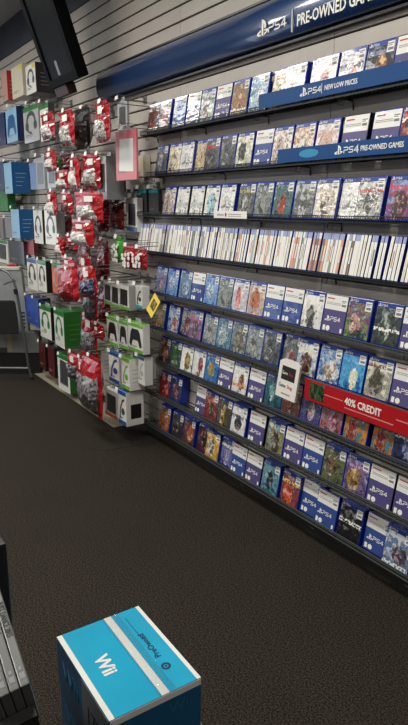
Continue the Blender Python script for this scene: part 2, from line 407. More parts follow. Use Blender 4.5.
# art: word -> (background inks, figure inks, title)
ARTS = {
 'dark red and brown': ([(60,24,22),(120,50,40),(40,30,30),(160,120,100)], [(170,60,40),(60,30,24)], (.1,.2,WH)),
 'crimson and grey': ([(80,70,72),(140,130,128),(60,40,44)], [(150,30,40),(200,170,160)], None),
 'deep blue': ([(8,30,80),(16,70,140),(30,110,180)], [(60,150,200),(20,60,130)], (.05,.16,WH)),
 'grey group portrait': ([(190,195,190),(120,150,150),(200,205,200)], [(120,50,50),(40,44,50)], (.72,.82,(60,60,60))),
 'orange and green': ([(110,120,70),(190,140,80),(60,70,60)], [(200,120,60),(90,50,40)], (.1,.22,WH)),
 'pale sky blue': ([(120,170,200),(190,205,210),(70,130,180)], [(230,230,225),(130,150,160)], None),
 'sandy brown': ([(190,170,130),(225,215,190),(150,120,90)], [(120,80,60),(220,200,160)], None),
 'white and silver': ([(225,222,215),(245,243,240),(180,180,178)], [(150,150,150),(230,228,222)], (.3,.36,(120,120,124))),
 'white and rust': ([(235,228,220),(245,240,235),(210,180,170)], [(170,70,60),(120,90,90)], None),
 'pale grey with red blot': ([(190,185,190),(215,212,214),(165,160,168)], [(190,60,50),(200,150,150)], (.6,.76,(40,40,44))),
 'black and amber': ([(20,26,50),(40,50,60),(14,16,28)], [(200,130,50),(60,90,60)], (.8,.9,(120,140,170))),
 'blue-grey': ([(60,80,110),(140,150,160),(40,46,60)], [(200,205,205),(50,60,80)], None),
 'cream and gold': ([(225,215,185),(240,235,220),(190,170,120)], [(150,130,90),(240,235,225)], None),
 'charcoal crowd': ([(70,70,74),(130,132,134),(40,40,44)], [(30,30,34),(110,108,106)], (.74,.86,(180,40,40))),
 'charcoal and steel': ([(40,44,50),(110,115,120),(26,28,32)], [(150,150,150),(24,24,26)], None),
 'bone with black mask': ([(215,212,190),(180,180,165),(235,232,215)], [(24,26,24),(70,74,66)], (.06,.14,(50,50,50))),
 'brown and white': ([(210,205,196),(150,120,96),(235,230,225)], [(110,70,56),(220,200,190)], None),
 'orange and white': ([(215,170,130),(235,225,215),(160,110,80)], [(110,90,90),(235,230,225)], None),
 'pale pink': ([(225,210,205),(235,228,225),(190,160,155)], [(120,100,100),(225,190,170)], None),
 'red and black': ([(120,20,26),(40,14,16),(170,60,50)], [(20,16,18),(150,40,40)], (.75,.86,WH)),
 'white and teal': ([(230,228,220),(245,243,238),(200,198,190)], [(60,140,165),(200,220,220)], None),
 'grey and olive': ([(100,104,100),(150,152,146),(60,64,62)], [(180,178,165),(50,52,50)], (.8,.88,(190,180,90))),
 'teal and orange': ([(60,110,115),(110,140,140),(40,70,80)], [(210,100,60),(60,40,40)], None),
 'silver-grey mask': ([(130,134,136),(90,94,98),(175,178,178)], [(60,64,68),(200,200,198)], None),
 'sepia crowd': ([(235,230,220),(170,150,130),(210,200,185)], [(90,66,50),(215,205,190)], None),
 'black and white faces': ([(190,190,184),(60,60,60),(225,222,214)], [(40,40,40),(200,198,190)], (.72,.8,(190,50,50))),
 'red and blue crowd': ([(60,100,170),(190,70,60),(120,150,190)], [(120,60,60),(50,40,60)], (.76,.88,(210,60,60))),
 'pink and blue': ([(120,160,205),(190,165,180),(90,140,200)], [(210,140,140),(150,180,215)], None),
 'light blue': ([(100,150,205),(150,185,220),(70,110,180)], [(190,210,225),(60,90,150)], None),
 'steel blue': ([(70,110,160),(130,160,185),(90,120,150)], [(180,195,205),(50,80,120)], None),
 'grey-green': ([(120,132,126),(170,176,170),(80,92,88)], [(60,70,68),(160,160,150)], None),
 'red and white swirl': ([(205,200,200),(175,180,190),(225,220,220)], [(195,60,60),(230,170,165)], None),
 'orange and cream': ([(215,200,180),(200,150,100),(185,185,185)], [(220,120,60),(150,130,110)], (.1,.26,(150,150,160))),
 'white with black sketch': ([(225,222,214),(200,200,196),(238,235,228)], [(40,40,44),(160,160,160)], None),
 'rainbow stripes': ([(60,120,90),(150,170,90),(150,90,120),(90,70,140)], [(215,190,170),(140,60,90)], None),
 'dark green with white title': ([(40,54,50),(80,96,86),(28,34,34)], [(120,136,124),(30,36,36)], (.38,.47,WH)),
 'green and yellow': ([(50,130,70),(190,150,60),(40,90,60)], [(215,150,60),(50,110,150)], None),
 'blue with red and white': ([(60,110,180),(190,205,215),(40,70,140)], [(190,60,60),(230,230,230)], None),
 'slate crowd': ([(110,120,135),(180,180,180),(70,80,100)], [(150,80,70),(60,60,70)], None),
 'misty grey': ([(130,140,142),(175,180,178),(90,104,110)], [(100,80,70),(170,172,165)], None),
 'sea teal': ([(70,130,150),(130,170,180),(50,100,130)], [(190,205,205),(60,80,90)], None),
 'green-grey soldiers': ([(90,110,104),(150,160,148),(60,74,72)], [(170,150,130),(60,60,56)], None),
 'dark grey with red': ([(80,92,92),(130,140,138),(50,58,60)], [(150,60,60),(170,160,155)], None),
 'sky blue and maroon': ([(200,205,195),(80,150,205),(225,215,195)], [(120,50,40),(80,60,50)], None),
 'blue and white crowd': ([(90,140,190),(205,210,205),(60,110,170)], [(180,150,110),(230,235,235)], None),
 'bright cyan splash': ([(40,130,200),(110,190,220),(60,150,205)], [(225,240,245),(220,210,150)], None),
 'khaki soldiers': ([(190,188,172),(150,150,138),(215,212,198)], [(90,86,76),(150,142,124)], (.84,.93,(130,60,50))),
 'dark orange': ([(50,30,26),(130,70,40),(30,26,30)], [(200,110,50),(60,50,60)], None),
 'forest green': ([(36,80,50),(70,110,70),(28,56,44)], [(90,130,80),(40,60,44)], None),
 'white with yellow figure': ([(232,232,226),(215,215,210),(240,240,236)], [(60,60,70),(215,190,70)], None),
 'white with red figure': ([(232,230,226),(215,214,212),(240,238,236)], [(180,40,44),(120,40,44)], None),
 'cartoon blue': ([(40,110,180),(70,150,200),(30,80,140)], [(200,150,60),(80,160,90)], None),
 'white and orange': ([(225,222,216),(200,200,196),(235,232,228)], [(90,80,80),(230,160,50)], (.26,.36,(220,130,30))),
 'teal sea creature': ([(26,84,100),(50,130,140),(20,60,80)], [(150,190,190),(30,50,60)], None),
 'orange-brown crowd': ([(150,90,60),(90,70,80),(200,140,100)], [(190,120,80),(60,44,44)], None),
 'violet crowd': ([(70,76,130),(120,130,170),(44,40,80)], [(170,120,90),(210,205,220)], (.06,.2,(70,60,140))),
 'pink and red crowd': ([(170,90,90),(190,150,150),(110,90,120)], [(200,70,70),(110,150,180)], None),
 'orange meadow with red barn': ([(215,150,50),(200,140,50),(80,130,120),(70,150,190)], [(170,60,40),(110,40,34)], None),
 'midnight blue': ([(20,26,50),(50,70,120),(14,14,26)], [(160,170,210),(30,40,80)], (.62,.72,WH)),
 'scarlet': ([(170,26,30),(120,20,26),(60,20,26)], [(220,60,50),(60,24,26)], None),
 'blue and crimson': ([(26,44,90),(50,80,130),(20,26,56)], [(150,50,60),(40,50,90)], None),
 'dusty red': ([(150,50,50),(110,40,40),(170,110,90)], [(90,80,50),(60,40,30)], None),
 'olive and gold': ([(70,70,50),(120,110,70),(40,44,40)], [(200,160,80),(60,56,40)], None),
 'white racing': ([(225,222,220),(190,190,190),(235,233,230)], [(110,100,96),(60,60,64)], (.6,.72,(60,70,90))),
 'sand and olive': ([(190,170,110),(110,110,80),(140,170,190)], [(90,80,60),(60,60,50)], None),
 'jungle green': ([(70,90,56),(130,134,90),(40,50,36)], [(150,130,100),(60,60,44)], None),
 'purple and gold': ([(90,80,140),(150,130,160),(60,50,100)], [(200,160,70),(70,50,90)], (.76,.86,(190,150,190))),
 'copper': ([(130,70,36),(190,120,60),(70,40,30)], [(210,140,70),(60,30,24)], None),
 'black-brown': ([(34,32,28),(70,64,52),(22,22,22)], [(90,80,60),(30,30,30)], None),
 'ember orange': ([(60,40,40),(150,80,50),(36,30,36)], [(210,130,70),(90,50,60)], None),
 'dark red': ([(80,20,22),(130,34,30),(40,16,18)], [(60,16,18),(30,14,16)], None),
 'bright yellow': ([(215,180,70),(190,140,60),(230,205,120)], [(90,60,50),(230,220,190)], None),
 'lilac and navy': ([(90,90,160),(150,150,200),(50,54,110)], [(190,190,220),(60,60,120)], (.72,.84,WH)),
 'teal with dark figure': ([(70,140,165),(140,180,190),(50,100,120)], [(24,34,50),(30,40,56)], None),
 'orange and purple': ([(110,60,90),(170,90,70),(60,40,80)], [(215,120,60),(200,60,60)], (.72,.84,(220,190,90))),
 'black and red with white title': ([(24,20,22),(40,30,32),(16,14,16)], [(24,20,22),(16,14,16)], (.5,.62,WH)),
 'many-coloured crowd': ([(150,160,180),(90,130,170),(205,205,210)], [(110,70,90),(60,110,120)], (.02,.16,(225,228,230))),
}
used_desc = {}
def game_case(row, X, kind, label, shell='blue', grp=None, depth=0, full=True):
    z = ROWZ[row]-.016
    n = Vector((0, math.cos(-LEAN), -math.sin(-LEAN)))          # into the shelf, square to the cover
    base = Vector((X+CW/2, FRONT+.012, z)) + Vector((0, n.y, 0))*(depth*.0153)
    t = thing('game_case', label, 'game case', base, (LEAN, 0, 0), grp)
    sh = obj('case_shell', ME_SHELL, M_BLACK if shell == 'black' else M_BLUE, t)
    if not full:
        obj('cover_art', ME_COVER, kind, t); return t
    if kind in ('purple', 'blue'):
        up = obj('cover_upper', ME_POW, M_POWHITE, t); lo = obj('cover_lower', ME_POC, M_POPURPLE if kind == 'purple' else M_POBLUE, t)
        obj('store_name', ME_POT, M_REDINK, up); obj('fine_print', ME_POT2, M_GREYINK, up)
        obj('letters', ME_PS4, M_WHITE, lo, loc=(-.018, -.0008, .057), scale=(.0155, .02, .0165))
        obj('console_mark', ME_MARK, M_WHITE, lo, loc=(-.037, -.0008, .064), scale=(.022, .02, .022))
        obj('rating_label', ME_POL, M_WHITE, lo); obj('round_seal', ME_POS, M_WHITE, lo); obj('corner_label', ME_POR, M_WHITE, lo)
        s = obj('price_sticker', ME_STICK, M_STICK, t, loc=(0, 0, -.006)); obj('sticker_print', ME_LINES, M_GREYINK, s)
    else:
        a = ARTS[kind]
        obj('cover_art', ME_COVER, art('cover '+kind, *a), t)
        h = obj('header_band', ME_HEAD, M_BAND, t)
        obj('letters', ME_PS4, M_WHITE, h, loc=(-.042, -.0008, .1545), scale=(.0078, .02, .0078))
        obj('console_mark', ME_MARK, M_WHITE, h, loc=(-.053, -.0008, .1583), scale=(.011, .02, .011))
        s = obj('price_sticker', ME_STICK, M_STICK, t); obj('sticker_print', ME_LINES, M_GREYINK, s)
    return t

def rowY(row, px):                                # image y of the shelf line of a row at image x
    z = ROWZ[row]; d0 = ray(px, 0); d1 = ray(px, 725)
    lo, hi = 0., 725.
    for _ in range(40):
        mid = (lo+hi)/2
        if at(px, mid, Y=FRONT).z > z: lo = mid
        else: hi = mid
    return (lo+hi)/2
def rowX(row, px):
    return at(px, rowY(row, px), Y=FRONT+.01).x
# each entry: image x of the left foot of the case, cover, number of copies behind, shell
ROWS = {
 0: [(146,'dark red and brown',0),(156,'crimson and grey',2),(171,'deep blue',0),(184.5,'purple',0),(198,'grey group portrait',0),(212.9,'purple',0),(229,'orange and green',2),
     (247,'pale sky blue',0),(266,'sandy brown',0),(281,'white and silver',2),(303.5,'brown and white',0),(309.5,'white and rust',0),(334.5,'pale grey with red blot',0),(361,'black and amber',0),(389.5,'purple',0,'black')],
 1: [(154,'blue-grey',0),(166.5,'cream and gold',0),(178,'white and silver',0),(190,'sandy brown',0),(202.6,'charcoal crowd',0),(217.5,'charcoal and steel',0),(233.4,'bone with black mask',0),
     (251.5,'blue',0),(269,'brown and white',0),(289.7,'orange and white',0),(312,'pale pink',0),(337.8,'purple',2,'black'),(367,'purple',2),(394.5,'red and black',0)],
 2: [(161.7,'brown and white',0),(174.5,'white',0,'black'),(188.3,'white',0,'black'),(202.5,'white and teal',0),(217.3,'white and silver',2),(235.5,'grey and olive',0),(252,'grey-green',2),(270.5,'teal and orange',0),
     (290.6,'silver-grey mask',0),(310,'sepia crowd',0),(331.5,'white and silver',0),(353,'black and white faces',2),(383,'red and blue crowd',0)],
 4: [(154,'pink and blue',0),(165,'light blue',2),(177.5,'steel blue',0),(189,'blue',0,'black'),(202,'light blue',0),(215,'grey-green',0),(229,'red and white swirl',0),(245.2,'orange and cream',0),
     (261.5,'blue',0),(280,'blue',0,'black'),(298.5,'white with black sketch',0),(319,'purple',0,'black'),(342,'rainbow stripes',2),(370,'dark green with white title',0),(395.5,'purple',0,'black')],
 5: [(153,'green and yellow',2),(166.2,'blue with red and white',0),(176.5,'slate crowd',0),(187.5,'red and blue crowd',2),(201.5,'misty grey',0),(214,'sea teal',0),(228,'green-grey soldiers',0),(243.3,'misty grey',2),(260,'charcoal and steel',0),
     (276.6,'dark grey with red',0),(294,'sky blue and maroon',2),(315.5,'blue and white crowd',0),(336.5,'bright cyan splash',2),(362,'khaki soldiers',0),(387.7,'purple',0,'black')],
 6: [(157.5,'dark orange',0),(168,'forest green',0),(178.7,'white with yellow figure',0),(190.3,'white with red figure',0),(202.5,'cartoon blue',0),(215.3,'purple',0,'black'),(230,'white and orange',0),(246,'purple',0,'black'),
     (262.3,'teal sea creature',0),(279,'orange-brown crowd',0),(297,'violet crowd',0),(317,'pink and red crowd',2),(341.5,'orange meadow with red barn',2),(367,'orange meadow with red barn',0),(390,'midnight blue',0)],
 7: [(158,'scarlet',0),(168.5,'blue and crimson',3),(191.5,'purple',0,'black'),(202.3,'dusty red',0),(214.6,'olive and gold',0),(228.2,'white racing',2),(246.2,'purple',0,'black'),(264,'sand and olive',2),
     (281.5,'purple',0),(299,'blue',0,'black'),(319.3,'jungle green',2),(341,'purple and gold',0),(364.5,'purple',0,'black'),(390.5,'purple',0,'black')],
 8: [(158,'copper',2),(170,'black-brown',2),(181,'ember orange',2),(193.5,'dark red',0),(204,'bright yellow',0),(216,'lilac and navy',0),(229,'blue',0,'black'),(243,'purple',0,'black'),(259.5,'teal with dark figure',2),
     (278.5,'orange and purple',0),(295,'blue',2),(313,'blue',0),(335.5,'black and red with white title',2),(359,'blue',0),(380.5,'many-coloured crowd',2),(404,'blue',0)],
}
ARTS['white'] = ([(228,226,220),(240,238,234),(205,204,200)], [(185,185,184),(232,230,226)], (.3,.5,(170,170,172)))
M_BACKCOVER = P('spare_cover', (190, 190, 196), .5)
for row, items in ROWS.items():
    xs = [rowX(row, it[0]) for it in items]
    for i in range(1, len(xs)):                       # settle small overlaps by nudging
        if 0 < xs[i-1]+CW+.0008-xs[i] < .014: xs[i] = xs[i-1]+CW+.0008
    dep = [0]*len(xs)
    for i in range(len(xs)-2, -1, -1):                # a case that reaches under its neighbour stands behind it
        if xs[i+1] < xs[i]+CW: dep[i] = 1-min(dep[i+1], 1)
        if xs[i+1] < xs[i]+CW and dep[i] == 0: dep[i] = 2
    for i, it in enumerate(items):
        px, kind, nb = it[:3]; shell = it[3] if len(it) > 3 else 'blue'
        X = xs[i]
        sh = SHELF[row]+' shelf'
        look = {'purple': 'white and purple pre-owned game case', 'blue': 'white and blue pre-owned game case'}.get(kind, 'game case with '+kind+' cover')
        game_case(row, X, kind, f'{look}, {ordinal(i+1)} from left, {sh}', shell, f'game cases facing out on the {sh}', depth=dep[i])
        for k in range(nb):
            game_case(row, X, M_BACKCOVER, f'case edge {["just","second","third"][k]} behind the {ordinal(i+1)} case from left, {sh}', shell, f'spare game cases behind the {sh} row', depth=k+1+dep[i], full=False)

# spine-out row
SP = dict(w=.0148, d=.078, h=.171)
ME_SPINE = MB().box(0, .0150, 0, .085, 0, .171).mesh('case_shell', bevel=.0018, seg=1)
ME_SPLAB = MB().box(.0005, .0145, -.0006, -.0001, .004, .143).mesh('spine_label')
ME_SPHEAD = MB().box(.0005, .0145, -.0006, -.0001, .1432, .169).mesh('spine_header')
ME_SPTXT = MB().box(.0045, .0105, -.0011, -.0006, .05, .115).mesh('spine_title')
SPM = {'white': P('spine_white', (238, 236, 230), .4, coat=.5), 'cream': P('spine_cream', (222, 214, 196), .4, coat=.5),
       'grey': P('spine_grey', (150, 148, 142), .4, coat=.5), 'taupe': P('spine_taupe', (128, 116, 100), .4, coat=.5),
       'rose': P('spine_rose', (205, 150, 140), .4, coat=.5), 'orange': P('spine_orange', (222, 160, 124), .4, coat=.5),
       'pale blue': P('spine_palebl', (140, 180, 205), .4, coat=.5), 'olive': P('spine_olive', (120, 122, 104), .4, coat=.5)}
M_PALEINK = P('pale_ink', (180, 178, 174), .6); M_PINKINK = P('pink_ink', (214, 140, 130), .6)
M_SPH = P('spine_header_lilac', (160, 168, 210), .4, coat=.5)
xs0, xs1 = rowX(3, 137.5), rowX(3, 408)+.22
x = xs0; i = 0
while x < xs1:
    i += 1
    f = (x-xs0)/(xs1-xs0)
    r = random.random()
    c = 'white' if r < .62 else 'cream' if r < .76 else 'grey' if r < .88 else 'taupe' if r < .93 else random.choice(['rose', 'orange', 'pale blue', 'olive', 'olive'])
    if .62 < f < .76: c = random.choice(['white', 'orange', 'rose', 'grey', 'white', 'pale blue', 'taupe', 'white', 'cream', 'white'])
    if f > .82: c = 'white' if r < .85 else 'cream'
    if f < .06: c = 'white'
    sh = 'black' if random.random() < .06 else 'blue'
    lean_x = math.radians(2.5+random.random()*1.5)
    dz = random.choice([0, 0, 0, -.004, .003])
    t = thing('game_case', f'{c}-spined game case, {ordinal(i)} from left in the spine-out row', 'game case',
              (x, FRONT+.004+random.random()*.003, ROWZ[3]-.012+dz*0), (LEAN*.9, lean_x, 0), 'spine-out game cases on the fourth shelf')
    obj('case_shell', ME_SPINE, M_BLACK if sh == 'black' else M_BLUE, t, scale=(1, .85, 1))
    lb = obj('spine_label', ME_SPLAB, SPM[c], t)
    obj('spine_title', ME_SPTXT, random.choice([M_GREYINK, M_PALEINK, M_PALEINK, M_WHITE, M_PINKINK]) if random.random() < .3 else M_WHITE, lb)
    if random.random() < .72: obj('spine_header', ME_SPHEAD, M_SPH, t)
    else: obj('spine_header', ME_SPHEAD, SPM['white' if random.random() < .7 else 'grey'], t)
    x += .0152 + (.0105 if random.random() < .16 else .0006) + (.003 if f > .8 else 0)

# ------------------------------------------------------------------ wire shelves
XE = -.75
LEFT_END = [142, 148, 139, 137, 150, 149, 148, 147, 142]
for r, z in enumerate(ROWZ):
    xl = rowX(r, LEFT_END[r]); 
    t = thing('wire_shelf', f'black wire media shelf, {ordinal(r+1)} from the top of the game wall', 'shelf', (xl, FRONT, z-.02), group='wire media shelves on the game wall')
    Lg = XE-xl; dep = WALL_Y-FRONT
    b = MB()
    for yy in (.012, .034, .056, .078): b.box(0, Lg, yy-.0015, yy+.0015, -.003, 0)
    k = int(Lg/.02)
    for j in range(k+1):
        xx = Lg*j/k; b.box(xx-.001, xx+.001, 0, dep, -.005, -.003)
    obj('tray', b, M_WIRE, t)
    b = MB(); hi = .022 if r in (0, 1, 2, 6, 7, 8) else .008
    b.box(0, Lg, -.006, -.001, -.006, -.001).box(0, Lg, -.006, -.001, hi-.004, hi)
    if hi > .015: b.box(0, Lg, -.005, -.002, hi*.45, hi*.45+.002)
    k = int(Lg/.012)
    for j in range(k+1):
        xx = Lg*j/k; b.box(xx-.0009, xx+.0009, -.0045, -.0025, -.004, hi-.002)
    obj('front_lip', b, M_WIRE if r < 4 else M_LIP, t)
    kk = max(2, int(Lg/.55))
    for j in range(kk+1):
        xx = .06+(Lg-.12)*j/kk
        b = MB().tube([(xx, dep-.002, -.045), (xx, dep-.006, -.01), (xx, .01, -.008)], .0035)
        b.tube([(xx, .008, -.008), (xx-.004, .006, -.03), (xx+.02, .008, -.036), (xx+.03, .01, -.012)], .0022)
        obj('bracket', b, M_WIRE, t)
    obj('end_wire', MB().tube([(.002, 0, hi), (.002, dep-.002, .03), (.002, dep-.002, -.004), (.002, 0, -.004)], .002), M_WIRE, t)

# ------------------------------------------------------------------ signs
def sign_frame(pA, pB, yA, yB): pass
M_SIGNBLUE = P('sign_blue', (22, 70, 126), .5, coat=0, spec=.25)
M_BANNER = P('banner_blue', (16, 56, 108), .3, coat=.7)
# large curved banner
BX0, BX1, BZ0, BZ1 = -4.24, .4, 2.268, 2.47
b = MB(); prof = []
for k in range(13):
    a = -1+2*k/12
    prof.append((WALL_Y-.012-.062*math.sqrt(max(0, 1-(abs(a)**2.4))), (BZ0+BZ1)/2+a*(BZ1-BZ0)/2))
t = thing('wall_banner', 'long dark blue curved banner with white lettering across the upper wall', 'banner', ((BX0+BX1)/2, WALL_Y, BZ0))
org = Vector(t.location)
n = 0
for xx in (BX0, BX1):
    b.v += [(xx-org.x, y-org.y, z-org.z) for y, z in prof]
k = len(prof)
for i in range(k-1): b.f.append((i, i+1, k+i+1, k+i))
b.f.append(tuple(range(k))); b.f.append(tuple(range(k, 2*k))[::-1]); b.f.append((0, k, 2*k-1, k-1))
o = obj('panel', b, M_BANNER, t)
for p_ in o.data.polygons:
    if len(p_.vertices) == 4 and p_.index < k-1: p_.use_smooth = True
obj('rail', MB().box(BX0-org.x, BX1-org.x, -.026, 0, BZ0-.008-org.z, BZ0+.002-org.z).box(BX0-org.x, BX1-org.x, -.03, 0, BZ1-.002-org.z, BZ1+.008-org.z), P('banner_rail', (20, 22, 28), .4), t)
def on_banner(px, py):
    p_ = at(px, py, Y=WALL_Y-.074); return p_-org
p1 = on_banner(264, 25)
obj('console_mark', ME_MARK, M_WHITE, t, loc=(p1.x-.006, -.077, p1.z-.014), scale=(.056, .04, .062))
p2 = on_banner(270, 29)
obj('letters', ME_PS4, M_WHITE, t, loc=(p2.x-.006, -.077, p2.z-.011), scale=(.033, .04, .033))
p3 = on_banner(292.5, 18)
obj('divider', MB().box(p3.x-.0015, p3.x+.0015, -.078, -.070, p3.z-.055, p3.z+.035), M_WHITE, t)
p4 = on_banner(297.5, 20)
tm = text_mesh('lettering', 'PRE-OWNED GAMES', .062, .0005, bold=.02)
obj('lettering', tm, M_WHITE, t, loc=(p4.x, -.078, p4.z-.024), scale=(.78, 1, 1.0))

def strip_sign(label, row, px0, px1, h, mat, zoff=.0, tilt=0):
    xa, xb = rowX(row, px0), rowX(row, px1) if px1 < 408 else XE-.2
    t = thing('shelf_sign', label, 'sign', (xa, FRONT-.0085, ROWZ[row]+zoff), (tilt, 0, 0))
    obj('strip', MB().box(0, xb-xa, -.002, 0, 0, h).mesh('strip', bevel=.0006, seg=1), mat, t)
    return t, xa
def put_text(t, xa, row, px, s, size, zz, mat=None, sx=1):
    xx = rowX(row, px)-xa
    obj('lettering', text_mesh('lettering', s, size, bold=.015), mat or M_WHITE, t, loc=(xx, -.0026, zz), scale=(sx, 1, 1))
t, xa = strip_sign('blue strip sign with white lettering on the top shelf lip', 0, 262, 500, .062, M_SIGNBLUE, -.012)
x_ = rowX(0, 307)-xa
obj('console_mark', ME_MARK, M_WHITE, t, loc=(x_, -.0024, .031), scale=(.03, .03, .032))
obj('letters', ME_PS4, M_WHITE, t, loc=(x_+.03, -.0024, .02), scale=(.021, .03, .021))
obj('divider', MB().box(rowX(0, 325)-xa, rowX(0, 325)-xa+.002, -.0026, -.002, .012, .05), M_WHITE, t)
put_text(t, xa, 0, 328, 'NEW LOW PRICES', .026, .022, sx=.82)
t, xa = strip_sign('blue strip sign with teal spot and white lettering on the second shelf lip', 1, 281, 500, .058, M_SIGNBLUE, -.012)
obj('teal_spot', MB().disc(rowX(1, 312)-xa, .03, .06, .017, -.0026, -.002), P('teal_ink', (40, 140, 180), .4), t)
x_ = rowX(1, 342)-xa
obj('console_mark', ME_MARK, M_WHITE, t, loc=(x_, -.0024, .029), scale=(.03, .03, .032))
obj('letters', ME_PS4, M_WHITE, t, loc=(x_+.03, -.0024, .018), scale=(.021, .03, .021))
obj('divider', MB().box(rowX(1, 361)-xa, rowX(1, 361)-xa+.002, -.0026, -.002, .012, .046), M_WHITE, t)
put_text(t, xa, 1, 364, 'PRE-OWNED GAMES', .027, .02, sx=.82)
t, xa = strip_sign('small white paper strip label on the third shelf lip', 2, 217, 250, .036, M_WHITE, -.022)
obj('print', MB().box(.03, .09, -.0026, -.002, .012, .022).box(.13, .24, -.0026, -.002, .018, .023).box(.13, .24, -.0026, -.002, .009, .012), P('faded_ink', (175, 170, 172), .6), t)
obj('red_print', MB().disc(.108, .018, .008, .01, -.0026, -.002), M_REDINK, t)
# red trade sign
M_SIGNRED = P('sign_red', (176, 22, 30), .35, coat=.4)
t, xa = strip_sign('red strip sign with white 40% credit lettering below the sixth shelf', 5, 308.5, 500, .098, M_SIGNRED, -.112)
pic = MB().box(rowX(5, 314)-xa, rowX(5, 314)-xa+.09, -.003, -.002, .014, .088)
obj('picture', pic, art('sign picture', [(40,60,40),(90,130,80),(20,26,20)], [(120,160,110),(30,40,30)]), t)
xx = rowX(5, 349)-xa
obj('lettering', text_mesh('lettering', '40% CREDIT', .043, bold=.03), M_WHITE, t, loc=(xx, -.0026, .042), scale=(.85, 1, 1))
obj('fine_print', MB().box(xx-.14, xx-.01, -.0026, -.002, .05, .054).box(xx, xx+.26, -.0026, -.002, .024, .029).box(xx+.27, xx+.5, -.0026, -.002, .05, .055), P('pale_red_ink', (215, 130, 130), .6), t)

# hanging white card
pA, pB, pC = at(282, 358, Y=FRONT-.03), at(302, 362, Y=FRONT-.03), at(278, 392, Y=FRONT-.03)
cw = pB.x-pA.x; ch = .185
t = thing('hang_card', 'white hanging gift card box with black square picture in front of the sixth shelf', 'gift card', (pC.x-.002, FRONT-.034, pC.z-.012), (math.radians(-7), math.radians(2), 0))
obj('card', MB().slab([(0, 0), (cw, 0), (cw, ch-.015), (cw*.8, ch), (cw*.2, ch), (0, ch-.015)], -.012, 0), P('card_white', (226, 222, 214), .5), t)
obj('side_print', MB().box(cw, cw+.0006, -.0115, -.0005, .01, ch-.02), P('card_side', (196, 186, 170), .6), t)
sq = obj('black_square', MB().box(cw*.16, cw*.84, -.0128, -.012, ch*.47, ch*.82), M_BLACKINK, t)
obj('lettering', text_mesh('lettering', 'Game', .021), M_WHITE, sq, loc=(cw*.2, -.0135, ch*.61), scale=(.75, 1, 1))
obj('red_lettering', text_mesh('lettering', 'Stop', .021), M_REDINK, sq, loc=(cw*.53, -.0135, ch*.61), scale=(.75, 1, 1))
obj('lettering', text_mesh('lettering', 'Game', .028), M_BLACKINK, t, loc=(cw*.1, -.0128, ch*.27), scale=(.72, 1, 1))
obj('red_lettering', text_mesh('lettering', 'Stop', .028), M_REDINK, t, loc=(cw*.52, -.0128, ch*.27), scale=(.72, 1, 1))
obj('fine_print', MB().box(cw*.28, cw*.72, -.0128, -.0122, ch*.1, ch*.13), M_GREYINK, t)
obj('hang_loop', MB().tube([(cw*.35, -.006, ch-.004), (cw*.35, -.006, ch+.012), (cw*.65, -.006, ch+.012), (cw*.65, -.006, ch-.004)], .003), M_WIRE, t)

# yellow tag at the left end of the sixth shelf
p = at(146.5, 309, Y=1.68)
t = thing('yellow_tag', 'tilted yellow price card at the left end of the fifth shelf', 'price card', (p.x, p.y, p.z), (math.radians(-20), math.radians(24), math.radians(-10)))
sv = Matrix.Translation(p) @ t.rotation_euler.to_matrix().to_4x4()
obj('clip_wire', MB().tube([(.05, .003, .06), sv.inverted() @ Vector((rowX(4, 150)-.003, FRONT-.012, ROWZ[4]-.022))], .003), M_WIRE, t)
obj('card', MB().box(0, .1, -.002, 0, 0, .115), P('tag_yellow', (226, 200, 60), .5), t)
obj('picture', MB().box(.02, .085, -.003, -.002, .035, .09), art('tag picture', [(120,100,50),(60,50,40),(190,160,80)], [(40,36,34),(150,120,70)]), t)

# ------------------------------------------------------------------ accessory wall
HOOK_N = [0]
ME_TAG = MB().box(-.019, .019, -.0015, 0, -.012, .012).mesh('price_tag')
def hook(x, z, y_front, what):
    t = thing('display_hook', 'tagged hook of the '+' '.join(what.split()[:12]), 'hook', (x, WALL_Y, z), group='display hooks on the accessory wall')
    L_ = WALL_Y-y_front
    obj('rod', MB().tube([(0, -.003, 0), (0, -L_+.01, 0), (0, -L_-.002, .006)], .0028), M_STEEL, t)
    obj('tag_arm', MB().tube([(0, -.003, .022), (0, -L_-.03, .022), (0, -L_-.034, .01)], .002), M_STEEL, t)
    obj('back_plate', MB().box(-.02, .02, -.006, 0, -.012, .034), M_STEEL, t)
    obj('price_tag', ME_TAG, M_STICK, t, loc=(0, -L_-.036, .002), rot=(math.radians(-12), 0, 0))
M = lambda n, c, **k: P(n, c, .4, coat=.5, **k)
C = {'white': M('box_white', (226, 226, 220)), 'cream': M('box_cream', (212, 204, 182)), 'green': M('box_green', (30, 120, 44)),
     'lime': M('box_lime', (110, 176, 50)), 'blue': M('box_blue', (24, 84, 150)), 'darkblue': M('box_darkblue', (10, 84, 140)), 'navy': M('box_navy', (18, 34, 84)),
     'lightblue': M('box_lightblue', (140, 186, 218)), 'black': M('box_black', (22, 22, 24)), 'grey': M('box_grey', (128, 128, 128)),
     'red': M('box_red', (176, 34, 40)), 'pink': M('box_pink', (204, 112, 120)), 'faded': M('box_faded', (196, 150, 142)), 'orange': M('box_orange', (222, 90, 50)), 'maroon': M('box_maroon', (88, 24, 28)),
     'royal': M('box_royal', (24, 76, 176)), 'teal': M('box_teal', (40, 160, 170)), 'silver': M('box_silver', (170, 172, 174)), 'darkgrey': M('box_darkgrey', (62, 64, 68)), 'yellow': M('box_yellow', (226, 208, 70))}
